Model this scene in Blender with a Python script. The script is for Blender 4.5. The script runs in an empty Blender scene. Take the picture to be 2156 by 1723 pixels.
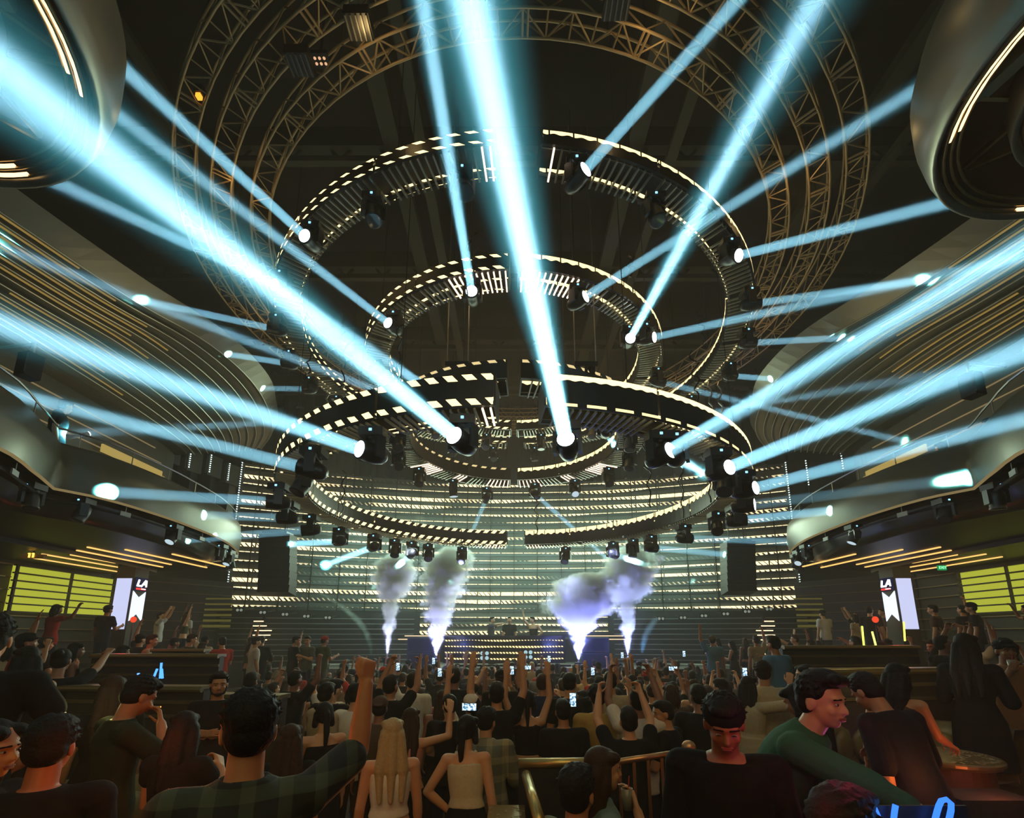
import bpy, bmesh, math, random
from math import sin, cos, pi, radians, sqrt, atan2
from mathutils import Vector, Matrix, Quaternion
R = random.Random(7)
SC = bpy.context.scene
C = SC.collection
# ------------------------------------------------------------------ camera
F, TH, PX, PY = 990.0, radians(11.5), 1082.0, 1138.0     # focal length in px, tilt, principal point of the cropped frame
W, H = 2156, 1723
ZC = 2.55                                                # eye height above the dance floor
cam_d = bpy.data.cameras.new('camera')
cam = bpy.data.objects.new('camera', cam_d); C.objects.link(cam)
cam_d.sensor_fit = 'HORIZONTAL'; cam_d.sensor_width = 36; cam_d.lens = F / W * 36
cam_d.shift_x = (W / 2 - PX) / W; cam_d.shift_y = (PY - H / 2) / W
cam_d.clip_start = 0.05; cam_d.clip_end = 200
cam.location = (0, 0, ZC); cam.rotation_euler = (radians(90) + TH, 0, 0)
SC.camera = cam

def ray(x, y):
    a = (x - PX) / F; b = (PY - y) / F
    return Vector((a, cos(TH) - b * sin(TH), sin(TH) + b * cos(TH)))
def at_z(x, y, z):            # world point on the plane at height z
    d = ray(x, y); t = (z - ZC) / d.z
    return Vector((d.x * t, d.y * t, z))
def at_y(x, y, Y):
    d = ray(x, y); t = Y / d.y
    return Vector((d.x * t, Y, ZC + d.z * t))
def at_d(x, y, dist):
    d = ray(x, y).normalized() * dist
    return Vector((d.x, d.y, d.z + ZC))

# ------------------------------------------------------------------ materials
def lin(c):
    return tuple(((v / 255) / 12.92 if v / 255 <= .04045 else ((v / 255 + .055) / 1.055) ** 2.4) for v in c)
MATS = {}
def mat(name, col, rough=.5, metal=0., emit=None, es=0., spec=.5, noise=0., nscale=20., bump=0., objcol=False):
    if name in MATS: return MATS[name]
    m = bpy.data.materials.new(name); m.use_nodes = True
    nt = m.node_tree; b = nt.nodes['Principled BSDF']
    b.inputs['Base Color'].default_value = (*col, 1); b.inputs['Roughness'].default_value = rough
    b.inputs['Metallic'].default_value = metal; b.inputs['Specular IOR Level'].default_value = spec
    if emit:
        b.inputs['Emission Color'].default_value = (*emit, 1); b.inputs['Emission Strength'].default_value = es
        m.cycles.emission_sampling = 'NONE'
    src = None
    if objcol:
        oi = nt.nodes.new('ShaderNodeObjectInfo'); src = oi.outputs['Color']
        nt.links.new(src, b.inputs['Base Color'])
    if noise or bump:
        tc = nt.nodes.new('ShaderNodeTexCoord'); n = nt.nodes.new('ShaderNodeTexNoise')
        n.inputs['Scale'].default_value = nscale; n.inputs['Detail'].default_value = 3
        nt.links.new(tc.outputs['Object'], n.inputs['Vector'])
        if noise:
            mr = nt.nodes.new('ShaderNodeMapRange'); mr.inputs['To Min'].default_value = 1 - noise; mr.inputs['To Max'].default_value = 1 + noise
            nt.links.new(n.outputs['Fac'], mr.inputs['Value'])
            mx = nt.nodes.new('ShaderNodeMix'); mx.data_type = 'RGBA'; mx.blend_type = 'MULTIPLY'; mx.inputs['Factor'].default_value = 1
            if src: nt.links.new(src, mx.inputs['A'])
            else: mx.inputs['A'].default_value = (*col, 1)
            nt.links.new(mr.outputs['Result'], mx.inputs['B']); nt.links.new(mx.outputs['Result'], b.inputs['Base Color'])
        if bump:
            bp = nt.nodes.new('ShaderNodeBump'); bp.inputs['Strength'].default_value = bump; bp.inputs['Distance'].default_value = .01
            nt.links.new(n.outputs['Fac'], bp.inputs['Height']); nt.links.new(bp.outputs['Normal'], b.inputs['Normal'])
    MATS[name] = m
    return m
def emis(name, col, s):
    if name in MATS: return MATS[name]
    m = bpy.data.materials.new(name); m.use_nodes = True; nt = m.node_tree; nt.nodes.clear()
    o = nt.nodes.new('ShaderNodeOutputMaterial'); e = nt.nodes.new('ShaderNodeEmission')
    e.inputs['Color'].default_value = (*col, 1); e.inputs['Strength'].default_value = s
    nt.links.new(e.outputs[0], o.inputs['Surface']); m.cycles.emission_sampling = 'NONE'
    MATS[name] = m
    return m

# small expression helper for LED-screen shaders
class NX:
    def __init__(s, nt): s.nt = nt
    def m(s, op, a, b=None, c=None):
        n = s.nt.nodes.new('ShaderNodeMath'); n.operation = op
        for i, v in enumerate((a, b, c)):
            if v is None: continue
            if isinstance(v, (int, float)): n.inputs[i].default_value = v
            else: s.nt.links.new(v, n.inputs[i])
        return n.outputs[0]
    def noise(s, x, y, scale, seed=0.):
        cv = s.nt.nodes.new('ShaderNodeCombineXYZ')
        for i, v in enumerate((x, y, seed)):
            if isinstance(v, (int, float)): cv.inputs[i].default_value = v
            else: s.nt.links.new(v, cv.inputs[i])
        n = s.nt.nodes.new('ShaderNodeTexNoise'); n.inputs['Scale'].default_value = scale; n.inputs['Detail'].default_value = 1
        s.nt.links.new(cv.outputs[0], n.inputs['Vector'])
        return n.outputs['Fac']

def led_material(name, kind, strength, col=(1., .78, .36), base=(.012, .012, .01), seed=0.):
    """A lit video tile: u runs along the tile in metres, v across it from 0 to 1."""
    if name in MATS: return MATS[name]
    m = bpy.data.materials.new(name); m.use_nodes = True; nt = m.node_tree
    b = nt.nodes['Principled BSDF']; b.inputs['Base Color'].default_value = (*base, 1); b.inputs['Roughness'].default_value = .35
    uv = nt.nodes.new('ShaderNodeUVMap'); uv.uv_map = 'UVMap'
    sp = nt.nodes.new('ShaderNodeSeparateXYZ'); nt.links.new(uv.outputs[0], sp.inputs[0])
    u, v = sp.outputs[0], sp.outputs[1]; X = NX(nt); M = X.m
    wob = M('MULTIPLY', M('SUBTRACT', X.noise(u, v, 3., seed), .5), .10)
    if kind == 'dash':          # slanted dashes hugging the top and the bottom edge
        ph = M('FRACT', M('ADD', M('DIVIDE', u, .27), M('MULTIPLY', v, 1.6)))
        on = M('LESS_THAN', ph, M('ADD', .52, wob))
        top = M('GREATER_THAN', v, M('ADD', .80, wob)); bot = M('LESS_THAN', v, M('ADD', .24, wob))
        band = M('MAXIMUM', top, M('MULTIPLY', bot, M('GREATER_THAN', v, .03)))
        f = M('MULTIPLY', on, band)
    elif kind == 'strip':       # an unbroken rope of light along the top, a dotted one along the bottom
        w2 = M('MULTIPLY', M('SINE', M('MULTIPLY', u, 34.)), .018)
        top = M('GREATER_THAN', v, M('ADD', .83, w2))
        bot = M('MULTIPLY', M('LESS_THAN', M('ABSOLUTE', M('SUBTRACT', v, .06)), .045), M('LESS_THAN', M('FRACT', M('DIVIDE', u, .42)), .68))
        f = M('MAXIMUM', top, M('MULTIPLY', bot, .7))
    elif kind == 'rope':
        w2 = M('MULTIPLY', M('SINE', M('MULTIPLY', u, 30.)), .05)
        f = M('MULTIPLY', M('GREATER_THAN', v, M('ADD', .74, w2)), M('LESS_THAN', M('FRACT', M('DIVIDE', u, .36)), .93))
    elif kind == 'dim':
        ph = M('FRACT', M('ADD', M('DIVIDE', u, .3), v))
        f = M('MULTIPLY', M('LESS_THAN', ph, .5), M('GREATER_THAN', v, .84))
    elif kind == 'wall':        # back wall rows: hatch, thin rope or dots, changing along the row
        col_n = M('FLOOR', M('DIVIDE', u, 1.02))
        sel = X.noise(M('MULTIPLY', u, .09), seed, 1.6, seed * 1.7 + 3)
        sel2 = X.noise(M('MULTIPLY', u, .16), seed * .37, 2.1, seed + 11)
        ph = M('FRACT', M('ADD', M('DIVIDE', u, .20), M('MULTIPLY', v, .8)))
        thick = M('MULTIPLY', M('SUBTRACT', sel, .45), 4.2)
        lo = M('SUBTRACT', .82, M('MINIMUM', M('MAXIMUM', thick, .0), .78))
        inband = M('MULTIPLY', M('GREATER_THAN', v, lo), M('LESS_THAN', v, .97))
        hatch = M('LESS_THAN', ph, M('ADD', M('MULTIPLY', M('SUBTRACT', sel2, .5), 1.6), .56))
        topline = M('MULTIPLY', M('GREATER_THAN', v, .84), M('GREATER_THAN', sel2, .40))
        f = M('MAXIMUM', M('MULTIPLY', inband, hatch), M('MULTIPLY', topline, M('LESS_THAN', ph, .9)))
        seam = M('GREATER_THAN', M('FRACT', M('DIVIDE', u, 1.02)), .05)
        lev = M('MINIMUM', M('MAXIMUM', M('MULTIPLY', M('SUBTRACT', sel2, .30), 4.5), .06), 1.)
        f = M('MULTIPLY', M('MULTIPLY', f, seam), lev)
    elif kind == 'booth':
        ph = M('FRACT', M('ADD', M('DIVIDE', u, .11), M('MULTIPLY', v, .8)))
        sel = X.noise(M('MULTIPLY', u, .5), seed, 1.5, seed)
        f = M('MULTIPLY', M('LESS_THAN', ph, M('ADD', .25, M('MULTIPLY', sel, .7))), M('GREATER_THAN', v, M('MULTIPLY', M('SUBTRACT', 1., sel), 1.2)))
    st = M('MULTIPLY', f, strength)
    b.inputs['Emission Color'].default_value = (*col, 1)
    nt.links.new(st, b.inputs['Emission Strength'])
    m.cycles.emission_sampling = 'NONE'
    MATS[name] = m
    return m

# ------------------------------------------------------------------ mesh builder
class MB:
    def __init__(s): s.v = []; s.f = []; s.uv = {}; s.mi = []
    def add(s, verts, faces, uvs=None, mi=0):
        o = len(s.v); s.v += [tuple(p) for p in verts]
        for i, f in enumerate(faces):
            if uvs: s.uv[len(s.f)] = uvs[i]
            s.f.append(tuple(o + k for k in f)); s.mi.append(mi)
    def box(s, c, sx, sy, sz, M=None, mi=0):
        c = Vector(c); P = []
        for dx in (-.5, .5):
            for dy in (-.5, .5):
                for dz in (-.5, .5):
                    p = Vector((dx * sx, dy * sy, dz * sz))
                    P.append((M @ p if M else p) + c)
        s.add(P, [(0, 1, 3, 2), (4, 6, 7, 5), (0, 4, 5, 1), (2, 3, 7, 6), (0, 2, 6, 4), (1, 5, 7, 3)], mi=mi)
    def beam(s, a, b, w, h, up=(0, 0, 1), mi=0):     # rectangular bar from a to b
        a, b = Vector(a), Vector(b); d = (b - a); L = d.length
        if L < 1e-6: return
        d.normalize(); u = Vector(up); x = d.cross(u)
        if x.length < 1e-4: x = d.cross(Vector((1, 0, 0)))
        x.normalize(); z = x.cross(d)
        P = [q + x * (i * w / 2) + z * (j * h / 2) for q in (a, b) for i, j in ((-1, -1), (1, -1), (1, 1), (-1, 1))]
        s.add(P, [(3, 2, 1, 0), (4, 5, 6, 7), (0, 1, 5, 4), (1, 2, 6, 5), (2, 3, 7, 6), (3, 0, 4, 7)], mi=mi)
    def tube(s, pts, r, n=6, cap=True, mi=0, closed=False):
        pts = [Vector(p) for p in pts]; N = len(pts); rings = []; rr = r if isinstance(r, (list, tuple)) else [r] * N
        prev = None
        for i, p in enumerate(pts):
            if closed: d = pts[(i + 1) % N] - pts[i - 1]
            else: d = pts[min(i + 1, N - 1)] - pts[max(i - 1, 0)]
            d.normalize()
            if prev is None:
                x = d.cross(Vector((0, 0, 1)))
                if x.length < 1e-3: x = d.cross(Vector((1, 0, 0)))
            else:
                x = prev - d * prev.dot(d)
                if x.length < 1e-4: x = d.cross(Vector((1, 0, 0)))
            x.normalize(); y = d.cross(x); prev = x
            rings.append([p + (x * cos(2 * pi * k / n) + y * sin(2 * pi * k / n)) * rr[i] for k in range(n)])
        V = [q for g in rings for q in g]; Fc = []
        for i in range(N if closed else N - 1):
            j = (i + 1) % N
            for k in range(n):
                Fc.append((i * n + k, i * n + (k + 1) % n, j * n + (k + 1) % n, j * n + k))
        if cap and not closed:
            Fc.append(tuple(range(n))[::-1]); Fc.append(tuple((N - 1) * n + k for k in range(n)))
        s.add(V, Fc, mi=mi)
    def lathe(s, prof, n=24, M=None, mi=0, cap=True):  # prof: (radius, z)
        V = []; Fc = []
        for r, z in prof:
            for k in range(n):
                p = Vector((r * cos(2 * pi * k / n), r * sin(2 * pi * k / n), z)); V.append(M @ p if M else p)
        for i in range(len(prof) - 1):
            for k in range(n):
                Fc.append((i * n + k, i * n + (k + 1) % n, (i + 1) * n + (k + 1) % n, (i + 1) * n + k))
        if cap:
            Fc.append(tuple(range(n))[::-1]); Fc.append(tuple((len(prof) - 1) * n + k for k in range(n)))
        s.add(V, Fc, mi=mi)
    def grid(s, rows, uvs=None, mi=0, closed=False):   # rows of points joined into quads
        nr, nc = len(rows), len(rows[0]); V = [p for r in rows for p in r]; Fc = []; U = []
        for i in range(nr - 1):
            for k in range(nc - 1 + (1 if closed else 0)):
                k2 = (k + 1) % nc
                Fc.append((i * nc + k, i * nc + k2, (i + 1) * nc + k2, (i + 1) * nc + k))
                if uvs: U.append((uvs[i][k], uvs[i][k2], uvs[i + 1][k2], uvs[i + 1][k]))
        s.add(V, Fc, U if uvs else None, mi)
    def ell(s, c, rx, ry, rz, M=None, n=14, m=8, mi=0):
        rows = []
        for i in range(m + 1):
            t = -pi / 2 + pi * i / m; ct = max(cos(t), .02)
            rows.append([Vector((rx * ct * cos(2 * pi * k / n), ry * ct * sin(2 * pi * k / n), rz * sin(t))) for k in range(n)])
        c = Vector(c); V = [(M @ p if M else p) + c for r in rows for p in r]; Fc = []
        for i in range(m):
            for k in range(n): Fc.append((i * n + k, i * n + (k + 1) % n, (i + 1) * n + (k + 1) % n, (i + 1) * n + k))
        Fc.append(tuple(range(n))[::-1]); Fc.append(tuple(m * n + k for k in range(n)))
        s.add(V, Fc, mi=mi)
    def mesh(s, name, mats, smooth=False):
        me = bpy.data.meshes.new(name); me.from_pydata(s.v, [], s.f)
        if s.uv:
            l = me.uv_layers.new(name='UVMap')
            for p in me.polygons:
                q = s.uv.get(p.index)
                for k, li in enumerate(p.loop_indices): l.data[li].uv = q[k] if q else (0., .5)
        for m in (mats if isinstance(mats, (list, tuple)) else [mats]): me.materials.append(m)
        if any(s.mi):
            for p, i in zip(me.polygons, s.mi): p.material_index = i
        if smooth:
            for p in me.polygons: p.use_smooth = True
        me.update()
        return me
    def build(s, name, mats, parent=None, smooth=False, loc=None):
        o = bpy.data.objects.new(name, s.mesh(name, mats, smooth)); C.objects.link(o)
        if parent:
            o.parent = parent
            o.matrix_parent_inverse = Matrix.Translation(-parent.location) if parent.type == 'EMPTY' and parent.parent is None else Matrix()
        if loc: o.location = loc
        return o
def empty(name, loc=(0, 0, 0)):
    o = bpy.data.objects.new(name, None); C.objects.link(o); o.location = loc; o.empty_display_size = .2
    return o
def tag(o, label=None, cat=None, group=None, kind=None):
    if label: o['label'] = label
    if cat: o['category'] = cat
    if group: o['group'] = group
    if kind: o['kind'] = kind
    return o
def struct(mb, name, m, smooth=False, parent=None):
    o = mb.build(name, m, parent, smooth)
    if parent is None: o['kind'] = 'structure'
    return o
KIDS = {}
def kids(o):
    return [c for c in o.children]
def copy_tree(o, parent=None):
    c = o.copy(); C.objects.link(c)
    if parent is not None: c.parent = parent
    for ch in kids(o): copy_tree(ch, c)
    return c
ORD = ['first', 'second', 'third', 'fourth', 'fifth', 'sixth', 'seventh', 'eighth', 'ninth', 'tenth', 'eleventh', 'twelfth', 'thirteenth', 'fourteenth', 'fifteenth',
       'sixteenth', 'seventeenth', 'eighteenth', 'nineteenth', 'twentieth', 'twenty-first', 'twenty-second', 'twenty-third', 'twenty-fourth', 'twenty-fifth', 'twenty-sixth', 'twenty-seventh', 'twenty-eighth', 'twenty-ninth', 'thirtieth']
# ------------------------------------------------------------------ haze in the whole room
wd = bpy.data.worlds.new('hazy_air'); SC.world = wd; wd.use_nodes = True
nt = wd.node_tree; nt.nodes.clear()
wo = nt.nodes.new('ShaderNodeOutputWorld'); bg = nt.nodes.new('ShaderNodeBackground'); bg.inputs['Color'].default_value = (0, 0, 0, 1)
vs = nt.nodes.new('ShaderNodeVolumeScatter'); vs.inputs['Density'].default_value = .010; vs.inputs['Anisotropy'].default_value = .0
nt.links.new(bg.outputs[0], wo.inputs['Surface']); nt.links.new(vs.outputs[0], wo.inputs['Volume'])

# ------------------------------------------------------------------ common surfaces
M_dark = mat('black_paint', (.012, .011, .009), .6)
M_ceil = mat('ceiling_black', (.012, .012, .008), .9, noise=.3, nscale=2.)
M_wall = mat('dark_timber', (.045, .034, .02), .5, noise=.35, nscale=3.)
M_shell = mat('bronze_satin', (.125, .108, .075), .36, metal=.55, noise=.15, nscale=1.2)
M_parapet = mat('olive_lacquer', (.085, .078, .048), .34, metal=.35, noise=.12, nscale=1.5)
M_gold = mat('brass', (.55, .38, .12), .3, metal=.9)
M_goldline = emis('warm_line_glow', (.75, .55, .24), .30)
M_cove = emis('cove_gold', (.9, .58, .14), .32)
M_steel = mat('brushed_steel', (.4, .38, .34), .35, metal=.9)
M_truss = mat('bare_truss', (.36, .24, .11), .5, metal=.3)
M_black = mat('black_metal', (.015, .015, .015), .4, metal=.3)
M_leather = mat('olive_leather', (.16, .13, .05), .42, noise=.2, nscale=9.)
M_carpet = mat('dark_carpet', (.022, .017, .012), .95, noise=.6, nscale=30.)
M_floor = mat('black_floor', (.02, .017, .013), .45, noise=.4, nscale=4.)
M_ledge = mat('bronze_ledge', (.30, .23, .10), .35, metal=.7)
M_confetti = mat('paper_confetti', (.5, .45, .3), .8)

# ------------------------------------------------------------------ room shell
b = MB(); b.box((0, 8.6, -.1), 30, 27, .2); struct(b, 'floor', M_floor)
b = MB(); b.box((0, .55, .3), 15, 6.1, .58); struct(b, 'floor_2', M_carpet)
b = MB(); b.box((0, 5.52, .15), 12.6, 3.95, .298); struct(b, 'floor_5', M_floor)          # raised tier the photographer stands on
for sx, nm in ((-1, 'left'), (1, 'right')):
    b = MB(); b.box((sx * 8.0, 10.4, .4), 3.4, 13.4, .78); b.box((sx * 11.4, 9.2, .8), 3.4, 19, 1.58)
    b.box((sx * 4.6, 5.0, .31 if sx < 0 else .45), 3.6, 2.8, .52 if sx < 0 else .80)
    struct(b, 'floor_3' if sx < 0 else 'floor_4', M_carpet)
b = MB(); b.box((0, 8.6, 14.1), 30, 27, .2); struct(b, 'ceiling', M_ceil)
b = MB(); b.box((-13.3, 8.6, 7), .2, 27, 14); struct(b, 'wall_left', M_wall)
b = MB(); b.box((13.3, 8.6, 7), .2, 27, 14); struct(b, 'wall_right', M_wall)
b = MB(); b.box((0, 22.4, 7), 30, .2, 14); struct(b, 'wall_back', M_dark)
b = MB(); b.box((0, -4.9, 7), 30, .2, 14); struct(b, 'wall_front', M_dark)

# roof steel under the ceiling: dim joists
for i, Y in enumerate((5, 8.4, 11.8, 15.2, 18.4)):
    b = MB(); b.beam((-13, Y, 13.2), (13, Y, 13.2), .28, .5)
    for k in range(-12, 12):
        b.beam((k * 1.08, Y, 13.4), (k * 1.08 + .54, Y, 12.7), .07, .07); b.beam((k * 1.08 + 1.08, Y, 13.4), (k * 1.08 + .54, Y, 12.7), .07, .07)
    b.beam((-13, Y, 12.7), (13, Y, 12.7), .14, .14)
    struct(b, 'trim_%d' % (i + 1), mat('joist_paint', (.04, .036, .02), .7))
for i, X in enumerate((-7.2, -2.6, 2.6, 7.2)):
    b = MB(); b.beam((X, -4, 12.9), (X, 20, 12.9), .35, .22); b.beam((X + .7, -4, 12.4), (X + .7, 20, 12.4), .22, .12)
    struct(b, 'trim_%d' % (i + 6), mat('joist_paint', (.04, .036, .02), .7))

def smooth_path(P, n):
    """Catmull-Rom through points, n samples spread by length."""
    P = [Vector(p) for p in P]; Q = [P[0] * 2 - P[1]] + P + [P[-1] * 2 - P[-2]]; out = []
    for i in range(1, len(Q) - 2):
        for k in range(12):
            t = k / 12; a, b_, c, d = Q[i - 1], Q[i], Q[i + 1], Q[i + 2]
            out.append(.5 * ((2 * b_) + (c - a) * t + (2 * a - 5 * b_ + 4 * c - d) * t * t + (3 * b_ - a - 3 * c + d) * t ** 3))
    out.append(P[-1]); L = [0]
    for i in range(1, len(out)): L.append(L[-1] + (out[i] - out[i - 1]).length)
    res = []; j = 0
    for k in range(n):
        t = L[-1] * k / (n - 1)
        while j < len(L) - 2 and L[j + 1] < t: j += 1
        f = (t - L[j]) / max(L[j + 1] - L[j], 1e-9); res.append(out[j].lerp(out[j + 1], min(max(f, 0), 1)))
    return res

# ------------------------------------------------------------------ ribbed side walls that sweep round towards the stage
def shell(sx):
    nS = 44
    top = [(-8.3, 4.2, 9.55), (-7.95, 6.2, 9.55), (-7.42, 8.1, 9.55), (-6.75, 9.9, 9.55), (-6.72, 11.7, 9.55), (-7.2, 13.1, 9.55), (-7.95, 14.7, 9.55), (-9.15, 16.2, 9.55)]
    mid = [(-8.75, 4.1, 9.2), (-8.2, 6.4, 9.2), (-7.7, 8.3, 9.2), (-7.1, 9.7, 9.2), (-6.98, 11.3, 9.2), (-7.35, 13.0, 9.2), (-8.05, 14.6, 9.2), (-9.2, 16.1, 9.2)]
    low = [(-10.0, 3.6, 8.15), (-9.9, 5.4, 8.15), (-9.75, 7.3, 8.15), (-9.8, 9.2, 8.15), (-9.85, 10.8, 8.15), (-9.95, 12.2, 8.15), (-10.1, 13.3, 8.15), (-10.3, 14.0, 8.15)]
    T = smooth_path(top, nS); Md = smooth_path(mid, nS); Lo = smooth_path(low, nS); N = 12
    cur = [[Lo[i].lerp(Md[i], k / N) for i in range(nS)] for k in range(N + 1)]
    fl = lambda p: Vector((-sx * p.x if sx > 0 else p.x, p.y, p.z))
    name = 'wall_left_ribs' if sx < 0 else 'wall_right_ribs'
    b = MB(); rows = []
    for k in range(N):
        zz = cur[k + 1][0].z
        rows.append([fl(p) for p in cur[k]])
        rows.append([fl(Vector((p.x - .02, p.y, zz - .012))) for p in cur[k]])
        rows.append([fl(Vector((p.x + (q.x - p.x) * .7, p.y + (q.y - p.y) * .7, zz + .012))) for p, q in zip(cur[k], cur[k + 1])])
    rows += [[fl(p) for p in Md], [fl(p) for p in T], [fl(Vector((p.x - .6, p.y, p.z + .12))) for p in T]]
    b.grid(rows)
    # the ceiling edge behind the shell and the soffit above the balcony
    for k in range(1, N + 1):
        b.tube([fl(Vector((p.x + .01, p.y, p.z - .008))) for p in cur[k]], .011, 5, mi=1)  # added pale tubes imitate light caught by the rib edges
    root = struct(b, name, [M_shell, mat('rib_edge_shine', (.50, .46, .36), .35, metal=.6)])
    b = MB()
    b.grid([[fl(Vector((p.x - .6, p.y, p.z + .1))) for p in T], [fl(Vector((-13.2, p.y, 9.9))) for p in T]]); b.grid([[fl(p) for p in Lo], [fl(Vector((p.x - .4, p.y, p.z))) for p in Lo], [fl(Vector((p.x - .4, p.y, 4.4))) for p in Lo]])
    struct(b, 'trim_%d' % (10 if sx < 0 else 11), M_wall)
    # cove-lit wood between ribs, its golden reflection put in as glowing tubes
    spans = [(2, .30, .56), (3, .22, .60), (4, .34, .58), (6, .16, .52), (7, .10, .46), (8, .14, .50), (9, .04, .42), (10, .02, .36), (11, .02, .28), (5, .02, .16), (3, .0, .1), (1, .36, .66)]
    for k, s0, s1 in spans:
        b = MB(); i0, i1 = int(s0 * (nS - 1)), int(s1 * (nS - 1))
        pts = [fl(Vector((p.x + .045, p.y, p.z + .085))) for p in cur[k][i0:i1 + 1]]
        if len(pts) < 2: continue
        b.tube(pts, .02, 5)
        o = b.build('cove_glow', M_cove)
        o['kind'] = 'structure'; o.name = 'trim_cove'
    return cur
shell(-1); shell(1)

# ------------------------------------------------------------------ balconies
def balcony(sx):
    A = smooth_path([(-5.6, -.8, 0), (-5.85, 2.4, 0), (-6.35, 5.3, 0), (-6.8, 6.3, 0), (-7.3, 7.15, 0)], 26)
    B = smooth_path([(-7.3, 7.15, 0), (-7.0, 7.7, 0), (-6.88, 8.6, 0), (-6.9, 9.7, 0), (-7.12, 11.3, 0), (-7.75, 13.0, 0), (-8.7, 14.2, 0), (-10.4, 15.0, 0)], 44)
    front = A + B[1:]
    fl = lambda x, y, z: Vector((-x if sx > 0 else x, y, z))
    side = 'left' if sx < 0 else 'right'
    zb, zt = ZC + 2.3, ZC + 3.02
    nrm = []
    for i, p in enumerate(front):
        d = (front[min(i + 1, len(front) - 1)] - front[max(i - 1, 0)]).normalized(); nrm.append(Vector((-d.y, d.x, 0)))
    if nrm[0].x > 0: nrm = [-n for n in nrm]      # point into the balcony
    off = lambda r, z: [fl(p.x + n.x * r, p.y + n.y * r, z) for p, n in zip(front, nrm)]
    b = MB(); b.grid([off(0, zb), off(-.05, (zb + zt) / 2), off(.0, zt), off(.05, zt + .05), off(.22, zt + .05), off(.26, zt), off(.26, zb), off(0, zb)])
    root = struct(b, 'balcony_%s' % side, M_parapet, smooth=True)
    b = MB(); b.tube(off(.0, zb - .01), .022, 6); b.build('edge_glow', M_goldline, root)  # gold-brown edge, its highlight put in as emission
    b = MB(); b.grid([off(.5, zb), off(.55, zb - .22), off(.62, ZC + 1.98), off(.75, ZC + 1.95)]); b.build('lower_fascia', M_parapet, root, True)
    b = MB(); rows = [off(.75, ZC + 1.95), [fl(-13.2, p.y, ZC + 1.95) for p in front]]; b.grid(rows)
    rows = [off(.26, zb + .02), [fl(-13.2, p.y, zb + .02) for p in front]]; b.grid(rows); b.grid([off(0, zb), off(.5, zb)])
    b.build('soffit', mat('soffit_timber', (.03, .021, .012), .45, noise=.3, nscale=5.), root)
    b = MB(); b.tube(off(.12, zb - .17), .025, 6); b.build('rigging_pipe', M_black, root)
    b = MB(); b.tube(off(.1, zt + .30), .016, 6)
    for i in range(2, len(front), 4): b.tube([off(.1, zt + .03)[i], off(.1, zt + .30)[i]], .009, 5)
    b.build('handrail', M_steel, root)
    # back wall lines of light on the upper level
    for i, (z, y0, y1) in enumerate(((5.25, 3, 12.6), (4.9, 2, 12.9), (4.55, 4, 13.1), (4.2, 3, 13.2), (3.85, 5, 13.4), (3.5, 5, 13.6))):
        b = MB(); b.beam(fl(-10.12, y0, ZC + z), fl(-10.22, y1, ZC + z), .03, .022); o = b.build('trim_wall_line', M_goldline); o['kind'] = 'structure'
    b = MB()
    for k in range(5): b.box(fl(-10.16, 11.9, ZC + 3.35 + k * .30), .05, 2.0, .2)
    o = b.build('wall_%s_lit_louvre' % side, emis('backlit_louvre', (.80, .58, .16), .55)); o['kind'] = 'structure'
    # warm strips in the soffit
    strips = [(-8.25, 11.2, 13.3), (-8.9, 10.6, 13.5), (-9.5, 10.3, 12.9), (-10.1, 10.7, 13.4), (-10.8, 11.3, 12.6), (-11.4, 11.2, 14.4), (-12.2, 11.6, 15.0)]
    for i, (x, y0, y1) in enumerate(strips):
        b = MB(); b.box(fl(x, (y0 + y1) / 2, ZC + 1.94), .05, y1 - y0, .03)
        o = b.build('strip_light', emis('soffit_strip', (1., .55, .15), 1.5))
        tag(o, 'warm strip light under the %s balcony, %s of seven from the dance floor' % (side, ORD[i]), 'strip light', 'strip lights under the %s balcony' % side)
    return front, nrm
BAL = {s: balcony(s) for s in (-1, 1)}

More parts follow.
